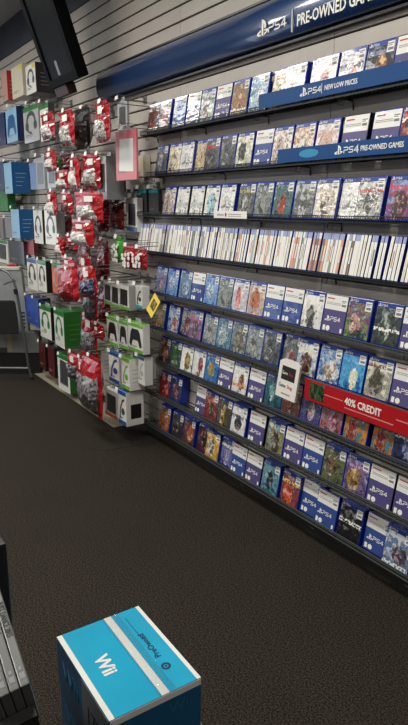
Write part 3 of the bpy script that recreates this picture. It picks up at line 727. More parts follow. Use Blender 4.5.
def headset_picture(w, h):
    b = MB(); cx, cz = w*.5, h*.5; rx, rz = w*.27, h*.24; tk = max(.008, w*.09)
    arc = [(cx+rx*math.cos(math.pi*i/10), cz+h*.06+rz*math.sin(math.pi*i/10)) for i in range(11)]
    b.stroke(arc, tk, -.0008, 0)
    b.disc(cx-rx, cz-h*.04, w*.11, h*.13, -.0012, 0); b.disc(cx+rx, cz-h*.04, w*.11, h*.13, -.0012, 0)
    b.stroke([(cx-rx, cz-h*.12), (cx-rx*.5, cz-h*.22), (cx, cz-h*.24)], tk*.5, -.0008, 0)
    return b
def pad_picture(w, h):
    b = MB(); b.slab([(w*.2, h*.7), (w*.3, h*.8), (w*.7, h*.8), (w*.8, h*.7), (w*.92, h*.26), (w*.8, h*.18), (w*.66, h*.42), (w*.34, h*.42), (w*.2, h*.18), (w*.08, h*.26)], -.0008, 0)
    return b
def device_picture(w, h):
    b = MB(); b.slab([(w*.16, h*.2), (w*.84, h*.17), (w*.86, h*.82), (w*.22, h*.84)], -.0008, 0)
    return b
def charger_picture(w, h):
    b = MB(); b.stroke([(w*.25, h*.2), (w*.3, h*.45), (w*.55, h*.7), (w*.75, h*.75)], w*.12, -.0008, 0)
    b.disc(w*.62, h*.4, w*.2, h*.1, -.001, 0); return b
PICS = {'headset': headset_picture, 'pad': pad_picture, 'device': device_picture, 'charger': charger_picture}
def pack(label, rect, front='white', side='white', top=None, bottom=None, pic=None, piccol='black', yf=1.74, d=.06, cat='box', name='accessory_box', hk=True, what=None, sideprint=None, xw=None, sticker=None):
    xl, xr, yt, yb = rect
    A = at(xl, yb, Y=yf); B = at(xl, yt, Y=yf); w_ = xw or (at(xr, yb, Y=yf).x-A.x); h = B.z-A.z
    # right foot measured at the same height
    lo, hi = 0., 725.
    for _ in range(30):
        mid = (lo+hi)/2
        if at(xr, mid, Y=yf).z > A.z: lo = mid
        else: hi = mid
    w_ = xw or at(xr, lo, Y=yf).x-A.x
    yaw = math.radians(random.uniform(-3, 3))
    t = thing(name, label, cat, (A.x, yf, A.z), (0, 0, yaw))
    obj('carton', MB().box(0, w_, 0, d, 0, h).mesh('carton', bevel=.0015, seg=1), C[side], t)
    f = obj('front_panel', MB().box(.002, w_-.002, -.0012, -.0002, .002, h-.002), C[front], t)
    if top: obj('top_band', MB().box(.002, w_-.002, -.0022, -.0012, h*.87, h-.002).box(0, w_, 0, d, h, h+.0015), C[top], t)
    if bottom: obj('bottom_band', MB().box(.002, w_-.002, -.0022, -.0012, .002, h*.13), C[bottom], t)
    if pic:
        o = obj('picture', PICS[pic](w_, h), C[piccol], f, loc=(0, -.0012, 0))
    obj('small_print', MB().box(w_*.12, w_*.6, -.0018, -.0012, h*.2, h*.225).box(w_*.12, w_*.5, -.0018, -.0012, h*.16, h*.175), M_GREYINK, f)
    if sideprint:
        if sideprint == 'black':
            obj('side_print', MB().box(w_+.0002, w_+.0012, d*.25, d*.85, h*.2, h*.62), C[sideprint], t)
        else:
            for q in range(4): obj('side_print', MB().box(w_+.0002, w_+.0012, d*.2, d*(.55+.08*q), h*(.25+.13*q), h*(.25+.13*q)+.0045), C[sideprint], t)
    if sticker: obj('corner_sticker', MB().box(w_*.66, w_*.94, -.0024, -.0013, h*.84, h*.97), C[sticker], t)
    tabm = MB().slab([(w_*.3, h), (w_*.7, h), (w_*.66, h+.028), (w_*.34, h+.028)], d*.45, d*.45+.001)
    obj('hang_tab', tabm, C['silver'], t)
    if hk: hook(A.x+w_*.5, h+A.z+.016, yf, what or label)
    return t
H = 'headset'
pack('pale red striped carton high on the far left, topmost row', (3,9.5,73,103), 'faded', 'red', yf=1.74, d=.10, sideprint='faded', hk=False)
pack('cream carton with yellow corner stickers, topmost row', (13,23.5,68,100), 'cream', 'cream', d=.10, hk=False, sticker='yellow')
pack('white headset carton with black side, topmost row below the screen', (27,36.5,66,96), 'white', 'black', pic=H, piccol='darkgrey', d=.2, sideprint='grey', hk=False, sticker='yellow')
pack('navy carton cut by the left picture edge, second row', (-4,5,115,147), 'navy', 'navy', d=.1)
pack('pale blue carton with navy side, second row', (7.5,19.5,110,144), 'lightblue', 'navy', pic='pad', piccol='darkblue', d=.07)
pack('grey headset carton with green top, second row', (25,40,108,144), 'silver', 'grey', top='green', pic=H, piccol='darkgrey', d=.05)
pack('white carton with green top behind a red bag, second row', (41.5,50,105,142), 'white', 'darkgrey', top='green', d=.05)
pack('navy and black carton at the left edge, third row', (-3,4,162,191), 'navy', 'black', d=.06)
pack('light blue carton with dark teal side, third row', (5.5,13.8,163,194), 'lightblue', 'darkblue', d=.16, sideprint='lightblue')
pack('thin blue carton just right of the teal one, third row', (31,36.5,163,190), 'blue', 'royal', yf=1.8, d=.05)
pack('grey clear blister pack, third row', (37,46,158,190), 'grey', 'silver', pic='device', piccol='darkgrey', d=.06)
pack('green and clear blister pack, third row', (48,57,160,189), 'silver', 'green', pic='device', piccol='darkgrey', d=.05)
pack('green carton at the left edge between third and fourth rows', (-4,7.5,191,211), 'green', 'green', yf=1.8, d=.08)
pack('light blue carton with dark blue side, fourth row', (12.5,20.5,209,238), 'lightblue', 'darkblue', d=.15, sideprint='lightblue')
pack('white headset carton, left one of the pair in the fourth row', (35,45,210,243), 'white', 'black', pic=H, d=.05)
pack('white headset carton, right one of the pair in the fourth row', (46,57,210,244), 'white', 'silver', pic=H, d=.07)
pack('plain grey carton at the left edge, fourth row', (-2,5,218,238), 'grey', 'grey', yf=1.8, d=.1)
pack('plain grey carton left of the blue one, fourth row', (6,12,218,238), 'grey', 'grey', yf=1.8, d=.1)
pack('white and green device pack at the left edge below the grey cartons', (-1,8,240,262), 'white', 'white', top='green', pic='device', yf=1.8, d=.05)
pack('black pack right of the white and green one', (9.5,23.5,240,262), 'black', 'darkgrey', yf=1.8, d=.05)
pack('small red pack above the fifth row', (25,34,239,254), 'red', 'maroon', yf=1.84, d=.04)
pack('white headset carton with blue top, fifth row', (28.5,38.5,258,288), 'white', 'white', top='blue', pic=H, d=.04)
pack('white headset carton with green top, fifth row', (39,47.5,260,290), 'white', 'black', top='green', pic=H, d=.05)
pack('orange and green carton, fifth row', (53,62,263,292), 'orange', 'green', top='green', pic=H, piccol='silver', d=.05)
pack('royal blue carton, left of the pair in the sixth row', (27,34.5,295,322), 'royal', 'navy', d=.12)
pack('royal blue carton, right of the pair in the sixth row', (35.5,40.5,298,326), 'royal', 'navy', d=.11)
pack('white headset carton with green top and dark side, sixth row', (41,51,305,336), 'white', 'black', top='green', pic=H, piccol='green', d=.055)
pack('white headset carton with wide green side, sixth row', (55.5,66.5,309,344), 'white', 'green', top='green', pic=H, piccol='green', d=.21, sideprint='lime')
pack('black and red pack, left of the pair in the lowest row', (40,47,341,367), 'maroon', 'black', d=.1, yf=1.78)
pack('black and red pack, right of the pair in the lowest row', (49,56,346,374), 'maroon', 'black', d=.1, yf=1.78)
pack('white carton with green top and side, lowest row', (59,69.5,353,388), 'white', 'green', top='green', pic='device', piccol='darkgrey', d=.12)
# right-hand block
pack('slim white cable pack with green foot, first of the cable row', (104,112,280,303), 'white', 'white', bottom='lime', pic='device', yf=1.72, d=.03)
pack('slim white cable pack with green foot, second of the cable row', (111,120,282,306), 'white', 'white', bottom='lime', pic='device', yf=1.72, d=.03)
pack('white cable pack with green foot and deep side, third of the cable row', (118.7,128.7,284,308), 'white', 'silver', bottom='lime', pic='device', yf=1.72, d=.1)
pack('white cable pack with teal foot, fourth of the cable row', (136,143,285,307), 'white', 'white', bottom='teal', pic='charger', yf=1.75, d=.05)
pack('white gamepad charger carton with green top, left of three', (107.5,118.5,315,343.5), 'white', 'white', top='lime', bottom='lime', pic='pad', yf=1.72, d=.07)
pack('white gamepad charger carton with green top, middle of three', (119.4,127.9,319.5,347), 'white', 'silver', top='lime', bottom='lime', pic='pad', yf=1.72, d=.06)
pack('large white gamepad charger carton with green top, right of three', (128.6,142.5,321,349.5), 'white', 'white', top='lime', bottom='lime', pic='pad', yf=1.72, d=.05)
pack('white carton with lime headset print, first of the charger row', (93.7,101.7,348,376), 'white', 'white', top='lime', bottom='lime', pic='charger', piccol='lime', yf=1.7, d=.09, sideprint='silver')
pack('white carton with blue charger print, second of the charger row', (109.4,119.5,350,380), 'white', 'silver', top='blue', bottom='blue', pic='charger', piccol='blue', yf=1.7, d=.05)
pack('white carton with lime charger print, third of the charger row', (122,130.3,356,387), 'white', 'white', top='lime', bottom='lime', pic='charger', piccol='lime', yf=1.7, d=.1, sideprint='silver')
pack('white carton with blue top band, fourth of the charger row', (138.5,145,355,383), 'white', 'white', top='blue', pic='charger', piccol='silver', yf=1.75, d=.06)
pack('white carton with black shape, last of the charger row', (146,151,356,377), 'white', 'white', top='silver', pic='device', yf=1.84, d=.04)
pack('white carton with orange foot in the lowest row', (105.5,117.5,387,413.5), 'white', 'white', bottom='orange', pic='device', piccol='darkgrey', yf=1.7, d=.06)
pack('white carton with blue bands and black side shape in the lowest row', (118.6,126.5,389,422), 'white', 'white', top='blue', bottom='blue', pic='charger', piccol='darkgrey', yf=1.68, d=.13, sideprint='black')
# upper middle items
pack('pink and white hanging card above the wire shelf end', (116.5,136,132,181), 'pink', 'pink', pic='device', piccol='white', yf=1.72, d=.012, name='hanging_card', cat='card')
pack('clear blister pack with black stand, right of the red bags', (98,108,157,200), 'silver', 'grey', pic='device', piccol='black', yf=1.7, d=.12)
pack('black blister pack behind the pink card', (110,118,160,192), 'black', 'darkgrey', pic='device', piccol='darkgrey', yf=1.82, d=.06)
pack('small clear pouch hanging left of the top shelf end', (118,127,103,131), 'silver', 'silver', pic='device', piccol='darkgrey', yf=1.8, d=.015)
pack('beige wall box left of the second shelf end', (136.5,143.5,156,177), 'cream', 'cream', yf=1.91, d=.05, name='wall_box', hk=False)
pack('white and blue carton beside the spine-out row', (127,138.5,198,231), 'white', 'white', bottom='blue', pic='device', piccol='black', yf=1.88, d=.04)
pack('dark grey pack left of the third shelf end', (138,147,190,215), 'darkgrey', 'black', top='teal', yf=1.925, d=.025)
pack('dark grey pack right beside the third shelf end', (149,158,190,214), 'darkgrey', 'black', top='teal', yf=1.925, d=.025)

# ---- crumpled poly bags
def bag_art(name, cols): return art(name, cols[0], cols[1], None, 5, gloss=.3)
BAGM = {'silver': bag_art('bag silver', ([(205,203,200),(120,116,114),(236,234,230)], [(60,56,56),(225,222,220)])),
        'white': bag_art('bag white', ([(228,224,220),(190,180,176),(240,238,236)], [(200,150,148),(236,234,230)])),
        'dark': bag_art('bag dark', ([(46,44,46),(96,92,92),(24,24,26)], [(20,20,22),(110,106,104)])),
        'red': bag_art('bag red', ([(166,26,34),(110,16,24),(196,60,64)], [(130,20,28),(206,120,120)])),
        'darkred': bag_art('bag darkred', ([(104,18,26),(64,12,18),(140,30,38)], [(70,14,20),(120,30,36)])),
        'brown': bag_art('bag brown', ([(120,60,56),(80,40,40),(150,100,92)], [(60,34,34),(160,120,110)])),
        'blue': bag_art('bag blue', ([(60,70,110),(30,34,50),(140,150,180)], [(24,26,36),(160,170,190)])),
        'green': bag_art('bag green', ([(60,160,50),(40,130,40),(90,180,70)], [(40,130,40),(80,170,60)]))}
M_FILM = P('red_film', (172, 16, 30), .25, coat=1, bump=.5, bscale=50, noise=.25, nscale=20)
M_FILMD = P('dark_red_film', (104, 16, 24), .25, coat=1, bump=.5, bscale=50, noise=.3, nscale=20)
def pillow(w_, h, d, z0, seed, nx=7, nz=9, jag=.006):
    rnd = random.Random(seed); b = MB(); g = {}
    for s_ in (0, 1):
        for i in range(nx+1):
            for j in range(nz+1):
                u, v = i/nx, j/nz; e = math.sin(math.pi*u)**.5*math.sin(math.pi*v)**.5 if 0 < i < nx and 0 < j < nz else 0
                if e == 0 and s_ == 1: g[s_, i, j] = g[0, i, j]; continue
                y = (-1 if s_ == 0 else 1)*d*.5*e + rnd.uniform(-jag, jag)*(1 if e else .5)
                g[s_, i, j] = len(b.v)
                b.v.append((w_*u+rnd.uniform(-jag, jag)*.6, y, z0+h*v+rnd.uniform(-jag, jag)*.6))
        for i in range(nx):
            for j in range(nz):
                q = (g[s_, i, j], g[s_, i+1, j], g[s_, i+1, j+1], g[s_, i, j+1])
                b.f.append(q if s_ == 0 else q[::-1])
    return b
BN = 0
def bag(label, rect, body='silver', film=None, head=.36, yf=1.70, d=.06, tilt=0, tagged=True, dots=None, hk=True):
    global BN; BN += 1
    film = film or M_FILM
    xl, xr, yt, yb = rect                                    # measured outline; its lower left and upper left corners follow the wall's perspective
    yb -= max(0, (yb-205)/(xl+212)*(xr-xl)); yt -= min(0, (yt-205)/(xl+212)*(xr-xl))
    A = at(xl, yb, Y=yf); B = at(xl, yt, Y=yf)
    lo, hi = 0., 725.
    for _ in range(30):
        mid = (lo+hi)/2
        if at(xr, mid, Y=yf).z > A.z: lo = mid
        else: hi = mid
    w_ = at(xr, lo, Y=yf).x-A.x; h = B.z-A.z
    t = thing('poly_bag', label, 'bag', (A.x, yf, A.z), (0, math.radians(tilt), math.radians(random.uniform(-8, 8))), 'plastic bags hanging on the accessory wall')
    obj('film', pillow(w_, h, d, 0, BN), film, t)
    m_, zz = w_*(.05 if body in ('dark', 'blue') else .15), h*.06
    o = obj('contents', pillow(w_-2*m_, h*(1-head)-zz, d*1.22, zz, BN+100, 6, 8, .005), BAGM[body], t, loc=(m_, -d*.16-.003, 0))
    obj('header_fold', MB().box(w_*.04, w_*.96, -.012, -.008, h*.96, h*1.0+.012), film, t)
    if tagged: obj('price_sticker', MB().box(w_*.55, w_*.85, -d*.5-.002, -d*.5-.001, h*(1-head*.8), h*(1-head*.25)), M_STICK, t, loc=(0, -.004, 0))
    if dots:
        b = MB(); rnd = random.Random(BN)
        for i in range(3):
            for j in range(4):
                b.disc(w_*(.25+.25*i)+rnd.uniform(-.01, .01), h*(.15+.17*j)+rnd.uniform(-.01, .01), .012, .012, -d*.62-.012, -d*.62-.008, 10)
        obj('dots', b, M_WHITE, t)
    if hk: hook(A.x+w_*.5, B.z+.012, yf+.01, label)
    return t
bag('red and white bag at left below the screen', (43,57,112,141), 'white', yf=1.66)
bag('tall red-topped silver bag below the screen', (61,75,110,147), 'silver', yf=1.62)
bag('black headset bundle between the two tall red bags', (77,95,106,150), 'dark', P('black_film', (24,22,22), .3, coat=.6), yf=1.76, d=.1, tagged=False)
bag('tall red-edged white bag right of the black bundle', (97,112,101,144), 'silver', yf=1.62)
bag('red and white bag with pen shape, second bag row', (47,60,150,172), 'white', yf=1.68)
bag('small white bag with red marks low in the second bag row', (57.5,67,171,190), 'white', yf=1.68)
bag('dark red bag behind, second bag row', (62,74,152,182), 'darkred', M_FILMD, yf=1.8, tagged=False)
bag('red bag with white print, middle of the second bag row', (72.5,83,157,190), 'white', yf=1.64)
bag('red-topped silver bag at right of the second bag row', (84,97,155,188), 'silver', yf=1.66)
bag('red-topped pale bag at left of the third bag row', (49,61,192,216), 'white', yf=1.68)
bag('brownish red bag, second in the third bag row', (62.5,74,193,216), 'brown', yf=1.68)
bag('wide red bag with silver controller, third bag row', (76,97,193,223), 'silver', yf=1.62, d=.08)
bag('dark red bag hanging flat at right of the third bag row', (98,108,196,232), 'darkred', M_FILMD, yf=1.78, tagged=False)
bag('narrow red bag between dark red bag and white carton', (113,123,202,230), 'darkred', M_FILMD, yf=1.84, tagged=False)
bag('bulging red bag with white content in the middle', (74,95,221,248), 'white', yf=1.58, d=.1, head=.35)
bag('small white-fronted red bag left of the bulging one', (58.5,66,237,256), 'white', yf=1.66)
bag('red-brown bag beside the small white one', (67,77,236,253), 'brown', yf=1.7)
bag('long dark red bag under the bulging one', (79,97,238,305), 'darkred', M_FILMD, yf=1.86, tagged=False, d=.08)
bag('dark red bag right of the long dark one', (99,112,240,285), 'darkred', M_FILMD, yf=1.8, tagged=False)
bag('red bag with silver front at left, fourth bag row', (63.5,76,257,277), 'silver', yf=1.64)
bag('red bag with bluish content, fourth bag row', (82,97,253,292), 'blue', yf=1.64)
bag('green polka-dot bag left of the red dotted ones', (115.5,124,238,263), 'green', P('green_film', (60,160,50), .35, coat=.6), yf=1.74, d=.04, dots=True, tagged=False, head=.1)
bag('red polka-dot bag, left of the two', (124.5,134.5,246,270), 'red', yf=1.74, d=.04, dots=True, tagged=False, head=.1)
bag('red polka-dot bag, right of the two', (135.5,146,248,271), 'red', yf=1.76, d=.04, dots=True, tagged=False, head=.1)
bag('large crumpled red bag over the green carton', (61,81,268,310), 'red', yf=1.54, d=.08, tagged=False, tilt=-8)
bag('red bag with black and blue device, fifth bag row', (82,97,270,302), 'blue', yf=1.48, tilt=-8)
bag('long black pouch with red edge below the device bag', (88,99,286,325), 'dark', yf=1.55, head=.16, tagged=False, tilt=-8)
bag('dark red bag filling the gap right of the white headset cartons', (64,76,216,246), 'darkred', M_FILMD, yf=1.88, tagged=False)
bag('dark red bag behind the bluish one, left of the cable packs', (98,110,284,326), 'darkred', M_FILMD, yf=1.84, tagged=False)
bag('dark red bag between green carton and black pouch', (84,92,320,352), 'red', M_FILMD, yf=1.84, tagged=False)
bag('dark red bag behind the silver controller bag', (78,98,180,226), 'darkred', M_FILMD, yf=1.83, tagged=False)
bag('red-headed black pouch above the charger cartons', (83,95,314,364), 'dark', yf=1.64, head=.28)
bag('small red bag left of the gamepad cartons', (95,104,323,341), 'red', yf=1.68)
bag('red-headed black pouch in front of the lowest green carton', (69,80,350,385), 'dark', yf=1.64, head=.35)
bag('second red-headed black pouch beside the lowest green carton', (79,88,356,398), 'dark', yf=1.62, head=.35)
bag('big red bag of black accessories lowest near the floor', (84,104,352,421), 'dark', yf=1.58, d=.11, head=.28, tagged=False)

# ------------------------------------------------------------------ hanging screen
TV_Y = 1.68
tvA, tvB = at(52, 88, Y=TV_Y), at(88, 75, Y=TV_Y)
tw, th = (tvB.x-tvA.x)*.80, .86
t = thing('hanging_screen', 'black flat screen hanging tilted from the ceiling above the accessories', 'screen', (tvA.x, TV_Y, (tvA.z+tvB.z)/2), (math.radians(19), 0, 0))
M_TV = P('screen_plastic', (11, 13, 14), .6, spec=.06); M_TVG = P('screen_glass', (6, 8, 9), .4, spec=.05)
obj('housing', MB().box(0, tw, 0, .07, 0, th).mesh('housing', bevel=.008, seg=2), M_TV, t)
bz = obj('bezel', MB().box(0, tw, -.014, 0, 0, .05).box(0, tw, -.014, 0, th-.05, th).box(0, .05, -.014, 0, .05, th-.05).box(tw-.05, tw, -.014, 0, .05, th-.05), M_TV, t)
obj('display', MB().box(.05, tw-.05, -.004, -.001, .05, th-.05), M_TVG, t)
obj('pale_mark', MB().box(tw*.40, tw*.47, -.006, -.004, .06, .15), P('pale_mark_grey', (120, 126, 124), .5), t)  # small paler upright rectangle low on the display
obj('bag_top_block', MB().box(.03, tw*.5, .0, .07, -.07, 0).mesh('bag_top_block', bevel=.006, seg=1), P('dark_maroon', (54, 22, 24), .5), t)  # added block, stands in for the red bag top behind the screen
ct = Vector((tvA.x+tw/2, TV_Y-math.sin(math.radians(19))*th*.6+.1, tvA.z+math.cos(math.radians(19))*th*.6))
inv = (Matrix.Translation(t.location) @ t.rotation_euler.to_matrix().to_4x4()).inverted()
pole = MB().tube([inv @ ct, inv @ Vector((ct.x, ct.y, CEIL-.001))], .022, 10)
obj('ceiling_pole', pole, M_TV, t)

# ------------------------------------------------------------------ folding chair and cartons at far left
M_CHAIRM = P('chair_tube', (120, 122, 122), .35, metal=.7)
M_CHAIRB = P('chair_black', (14, 16, 17), .7)
RH = Vector((math.cos(CAM_YAW), math.sin(CAM_YAW), 0)); FH = Vector((-math.sin(CAM_YAW), math.cos(CAM_YAW), 0))
def on_face(px, py, foot, back=0):        # a point on the upright face through foot that runs along RH, in the thing's own axes
    d = ray(px, py); o = Vector((0, 0, CAM_H))
    t_ = (FH.dot(foot)+back)/FH.dot(d); q = o+d*t_-foot
    return q.dot(RH), q.z
f1 = at(32, 380, Z=0)
t = thing('folding_chair', 'black folded chair with grey tube frame at the far left', 'chair', (f1.x, f1.y, 0), (0, 0, CAM_YAW))
def C3(px, py, y=0): x_, z_ = on_face(px, py, Vector((f1.x, f1.y, 0))); return (x_, y, z_)
bar_z = C3(28, 368)[2]
tp_ = [(0, 0, .012), C3(28.5, 366), C3(24, 335), C3(19.5, 308), C3(16, 288), C3(13, 279), C3(8, 272.5), C3(2, 269.5), C3(-16, 267)]
obj('frame', MB().tube(tp_, .012, 8), M_CHAIRM, t)
obj('foot_cap', MB().tube([(0, 0, 0), (-.004, 0, .03)], .016, 8), M_CHAIRB, t)
xl_ = C3(-26, 372)[0]
obj('crossbar', MB().tube([C3(28, 368), (xl_, 0, bar_z)], .01, 8), M_CHAIRM, t)
obj('leg', MB().tube([(xl_, 0, 0), (xl_, 0, bar_z), (xl_-.01, 0, tp_[-1][2])], .012, 8), M_CHAIRM, t)
q = [C3(-20, 335), C3(19.5, 333), C3(18.5, 318), C3(16, 302), C3(14, 300), C3(-20, 300)]
obj('backrest', MB().slab([(v[0], v[2]) for v in q], -.035, -.015).mesh('backrest', bevel=.006, seg=2), M_CHAIRB, t)
q = [C3(-18, 330), C3(15, 329), C3(12, 303), C3(-18, 303)]
obj('seat', MB().slab([(v[0], v[2]) for v in q], .016, .034).mesh('seat', bevel=.005, seg=2), M_CHAIRB, t)
k1, k2 = C3(15.5, 289), C3(16.5, 294)
obj('knuckle', MB().tube([(k1[0], -.012, k1[2]), (k2[0], -.012, k2[2])], .018, 8), M_CHAIRB, t)
M_CARD = P('grey_carton', (112, 114, 114), .7, noise=.08, nscale=8)
Q0 = at(40, 352, Y=1.825); QF = Vector((Q0.x, Q0.y, 0))
lx0, lz0 = on_face(40, 353, QF); _, lz1 = on_face(40, 332, QF)
t = thing('plinth', 'black low plinth under the grey cartons at far left', 'plinth', QF, (0, 0, CAM_YAW))
obj('base', MB().box(-.62, -.01, .01, .10, 0, lz0-.001), P('plinth_black', (14, 14, 15), .6), t)
t = thing('carton', 'low grey cardboard carton lying on the plinth behind the chair', 'carton', QF+Vector((0, 0, lz0)), (0, 0, CAM_YAW))
obj('box', MB().box(-.6, 0, 0, .10, 0, lz1-lz0).mesh('box', bevel=.003, seg=1), M_CARD, t)
obj('tape', MB().box(-.30, -.26, -.001, 0, .01, lz1-lz0-.002), P('carton_tape', (140, 132, 112), .4), t)
obj('dark_flap', MB().box(-.6, -.31, -.002, 0, .0, (lz1-lz0)*.25), P('flap_dark', (40, 42, 42), .7), t)
tx, _ = on_face(28.5, 333, QF); tz1 = on_face(25, 271, QF)[1]
hh = tz1-lz1-.004
t = thing('carton', 'tall grey cardboard carton with small print standing behind the chair back', 'carton', QF+RH*tx+Vector((0, 0, lz1+.002)), (0, 0, CAM_YAW))
b = MB().slab([(-.5, 0), (0, 0), (-.035, hh), (-.5, hh)], .005, .08)
obj('box', b.mesh('box', bevel=.003, seg=1), P('pale_carton', (150, 153, 155), .7, noise=.06, nscale=6), t)
for q in range(5): obj('print', MB().box(-.065, -.025, .0035, .0049, hh*(.06+.06*q), hh*(.06+.06*q)+.018), P('carton_print', (52, 54, 56), .7), t)
obj('scribble', MB().stroke([(-.2, hh*.78), (-.15, hh*.82), (-.09, hh*.84)], .008, .0035, .0049), MATS['carton_print'], t)
t = thing('white_tray', 'white plastic tray with red item lying on top of the tall carton', 'tray', QF+RH*(tx-.045)+FH*.005+Vector((0, 0, tz1+.003)), (0, 0, CAM_YAW))
obj('tray', MB().box(-.4, 0, -.01, .08, 0, .035).mesh('tray', bevel=.008, seg=2), P('tray_white', (196, 196, 190), .5), t)
obj('red_lid', MB().box(-.12, -.03, .01, .06, .035, .055).mesh('lid', bevel=.005, seg=1), C['red'], t)

# ------------------------------------------------------------------ blue console cartons in the foreground
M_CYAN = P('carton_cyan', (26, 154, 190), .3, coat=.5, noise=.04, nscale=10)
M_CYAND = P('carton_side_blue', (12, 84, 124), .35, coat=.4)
M_CARTW = P('carton_edge_white', (214, 212, 206), .45)
M_TAPE = P('clear_tape', (206, 206, 198), .12, coat=1, bump=.3, bscale=60)
BZ = .435; bh = .144
c0, c1 = at(54, 637.5, Z=BZ), at(201.5, 677, Z=BZ)
bx0, by0, bx1, by1 = c0.x, c0.y+.006, c1.x, c1.y
bw, bd = bx1-bx0, by1-by0
for k in range(3):
    z0 = BZ-bh*(k+1); z0 = max(z0, 0.0003)
    lab = ['bright blue game console carton with taped lid, top of the stack', 'blue game console carton, middle of the stack', 'blue game console carton, lowest of the stack on the carpet'][k]
    off = (0, -.004, .003)[k]
    t = thing('console_carton', lab, 'carton', (bx0+off, by0-off, z0), (0, 0, (0, .01, -.012)[k]), 'stacked blue console cartons')
    h = bh-.0015
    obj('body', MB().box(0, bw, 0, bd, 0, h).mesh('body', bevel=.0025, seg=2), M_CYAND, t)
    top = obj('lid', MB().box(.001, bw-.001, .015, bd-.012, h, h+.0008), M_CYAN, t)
    obj('white_edge', MB().box(.001, bw-.001, .001, .0148, h, h+.0008), M_CARTW, t); obj('white_edge', MB().box(.001, bw-.001, bd-.0118, bd-.001, h, h+.0008), M_CARTW, t)
    obj('side_band', MB().box(bw, bw+.0008, .002, bd-.002, h-.018, h-.001), M_CARTW, t)
    # white panel with price towards the room, greyed: its shade is in the colour
    lb = obj('price_panel', MB().box(bw*.52, bw*.99, -.0008, 0, .004, h-.004), P('carton_side_white_shaded', (96, 104, 108), .5), t)
    obj('price_lettering', text_mesh('lettering', '179', .07), M_BLACKINK, lb, loc=(bw*.6, -.0015, .04), scale=(.8, 1, 1))
    obj('side_lettering', text_mesh('lettering', 'Wii', .075), P('pale_blue_ink', (30, 100, 138), .5), t, loc=(bw*.12, -.0012, .045), scale=(1, 1, 1))
    s2 = text_mesh('lettering', 'Wii', .045)
    obj('end_lettering', s2, MATS['pale_blue_ink'], t, loc=(bw+.0015, bd*.62, h*.56), rot=(0, 0, math.pi/2))
    if k == 0:
        obj('white_stripe', MB().box(.001, bw-.001, bd*.555, bd*.64, h+.0008, h+.0012), M_CARTW, top)
        tape = obj('tape', MB().box(-.001, bw+.001, bd*.53, bd*.72, h+.0014, h+.0018), None, t)
        mt = bpy.data.materials.new('glossy_tape'); mt.use_nodes = True; N = mt.node_tree.nodes; L = mt.node_tree.links
        N.remove(N['Principled BSDF']); tr = N.new('ShaderNodeBsdfTransparent'); g = N.new('ShaderNodeBsdfGlossy'); g.inputs['Roughness'].default_value = .12
        mx = N.new('ShaderNodeMixShader'); mx.inputs[0].default_value = .07
        tc = N.new('ShaderNodeTexCoord'); nz = N.new('ShaderNodeTexNoise'); nz.inputs['Scale'].default_value = 45; bp = N.new('ShaderNodeBump'); bp.inputs['Strength'].default_value = .6; bp.inputs['Distance'].default_value = .01
        L.new(tc.outputs['Object'], nz.inputs['Vector']); L.new(nz.outputs['Fac'], bp.inputs['Height']); L.new(bp.outputs['Normal'], g.inputs['Normal'])
        L.new(tr.outputs[0], mx.inputs[1]); L.new(g.outputs[0], mx.inputs[2]); L.new(mx.outputs[0], N['Material Output'].inputs[0])
        tape.material_slots[0].material = mt
        def lid_text(s, size, px, py, mat, rotz, sx=1, bold=0):
            me = text_mesh('lettering', s, size, .0002, bold=bold); me.transform(Matrix.Rotation(-math.pi/2, 4, 'X'))
            q = at(px, py, Z=BZ+.001)
            obj('lid_lettering', me, mat, top, loc=(q.x-bx0, q.y-by0, h+.0014), rot=(0, 0, rotz), scale=(sx, 1, 1))
        lid_text('Wii', .052, 93.5, 658.5, M_CARTW, 0, .95, .03)
        INK = P('navy_ink', (10, 40, 66), .5)
        lid_text('PreOwned', .0235, 161.5, 655.5, INK, math.pi, 1, .02)
        q = at(166, 665.5, Z=BZ+.001)
        ring = MB()
        cxr, cyr = q.x-bx0, q.y-by0
        kk = 20
        for rr0, rr1 in ((.0065, .0125), (0.0, .0032)):
            nv = len(ring.v)
            for i in range(kk):
                an = 2*math.pi*i/kk
                ring.v += [(cxr+rr0*math.cos(an), cyr+rr0*math.sin(an), h+.0016), (cxr+rr1*math.cos(an), cyr+rr1*math.sin(an), h+.0016)]
            for i in range(kk):
                j = (i+1) % kk; ring.f.append((nv+2*i, nv+2*i+1, nv+2*j+1, nv+2*j))
        obj('ring_mark', ring, INK, top)
        qa, qb = at(125, 618, Z=BZ+.001), at(143, 639, Z=BZ+.001)
        obj('ink_line', MB().box(qa.x-bx0, qb.x-bx0, (qa.y+qb.y)/2-by0-.0008, (qa.y+qb.y)/2-by0+.0008, h+.001, h+.0014), INK, top)

# ------------------------------------------------------------------ dark display unit with leaning cases, lower left
M_UNIT = P('unit_black', (16, 16, 17), .5)
SZ = .84
e0 = at(30, 683, Z=SZ)                                   # lower right corner of the rightmost spine
d_end = ray(-2, 583).normalized(); o_ = Vector((0, 0, CAM_H))
tt = (e0-o_).dot(d_end); foot = o_+d_end*tt; gap = (foot-e0).length
back = math.sqrt(max(0, .19**2-gap**2))
s_ax = (foot+d_end*back-e0).normalized()                 # up along the leaning spine
d0 = (e0-o_).normalized()
y_ax = (RT*.93+UP*.37); y_ax = (y_ax-d0*(y_ax.dot(d0)+.03)).normalized(); y_ax = (y_ax-s_ax*y_ax.dot(s_ax)).normalized()
x_ax = y_ax.cross(s_ax).normalized()
assert x_ax.dot(-d0) > 0
ROT = Matrix((x_ax, y_ax, s_ax)).transposed()
EUL = ROT.to_euler()
t = thing('display_unit', 'dark display rack cut by the lower left picture corner', 'display unit', (e0.x-.25, e0.y-.3, 0))
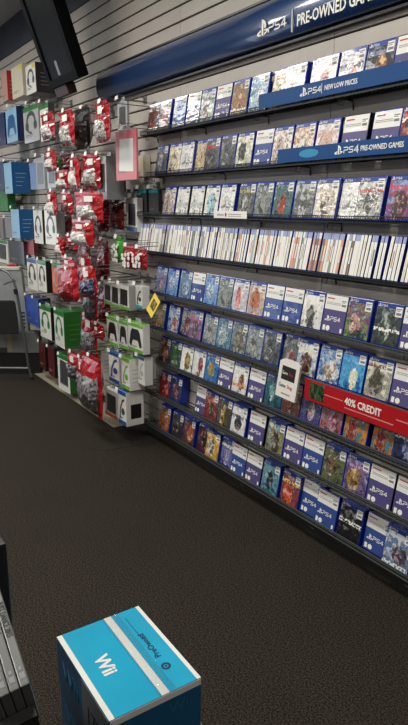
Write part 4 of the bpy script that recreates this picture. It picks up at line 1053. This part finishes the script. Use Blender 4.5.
def loc_of(v): return tuple(e0 + x_ax*v[0]+y_ax*v[1]+s_ax*v[2] - Vector((e0.x-.25, e0.y-.3, 0)))
def rack_slab(x0, x1, y0, y1, z0, z1):
    b = MB().box(x0, x1, y0, y1, z0, z1); b.v = [loc_of(v) for v in b.v]; return b
obj('rest', rack_slab(-.15, -.07, -.4, -.004, -.02, -.0015), M_UNIT, t)
obj('back_panel', rack_slab(-.165, -.142, -.4, -.014, -.02, .27), M_UNIT, t)
pp = at(6.5, 543, Z=.8)-Vector((e0.x-.25, e0.y-.3, 0))
obj('post', MB().box(pp.x-.12, pp.x, pp.y-.12, pp.y, 0, .8).mesh('post', bevel=.004, seg=2), M_UNIT, t)
obj('body', MB().box(-.5, .16, -.4, .27, 0, .60), M_UNIT, t)
obj('upright', MB().box(-.1, .14, -.3, .23, .60, SZ-.12), M_UNIT, t)
M_SHADED_SPINE = P('shaded_white_spine', (80, 82, 80), .4, coat=.3)  # white plastic painted dim, the shadow on it put into the colour
for k in range(4):
    lab = ['white game case with black lettering leaning rightmost on the dark display rack', 'white game case with green lettering leaning second from right on the dark rack',
           'white game case leaning third from right on the dark display rack', 'white game case leaning fourth from right on the dark display rack'][k]
    t = thing('leaning_case', lab, 'game case', e0-y_ax*(.0158*k), EUL, 'leaning white game cases')
    obj('case_shell', MB().box(-.13, 0, -.0148, 0, 0, .19).mesh('case_shell', bevel=.002, seg=2), M_SHADED_SPINE, t)
    if k < 2:
        me = text_mesh('lettering', 'JUST DANCE 2015' if k == 0 else 'JUST DANCE 4', .0135, .0002, bold=.03); me.transform(Matrix.Diagonal((.62, 1, 1, 1)))
        me.transform(Matrix.Rotation(math.pi/2, 4, 'Z') @ Matrix.Identity(4))       # letters face +x, read along +y
        me.transform(Matrix.Rotation(-math.pi/2, 4, 'X'))                            # read downwards along -z
        obj('lettering', me, M_BLACKINK if k == 0 else P('green_ink', (40, 90, 70), .6), t, loc=(.0006, -.0118, .152))
    obj('label', MB().box(0, .0006, -.0115, -.0035, .012, .022), M_GREYINK, t)
    obj('symbol', MB().box(0, .0006, -.0095, -.0055, .026, .032), M_GREYINK, t)
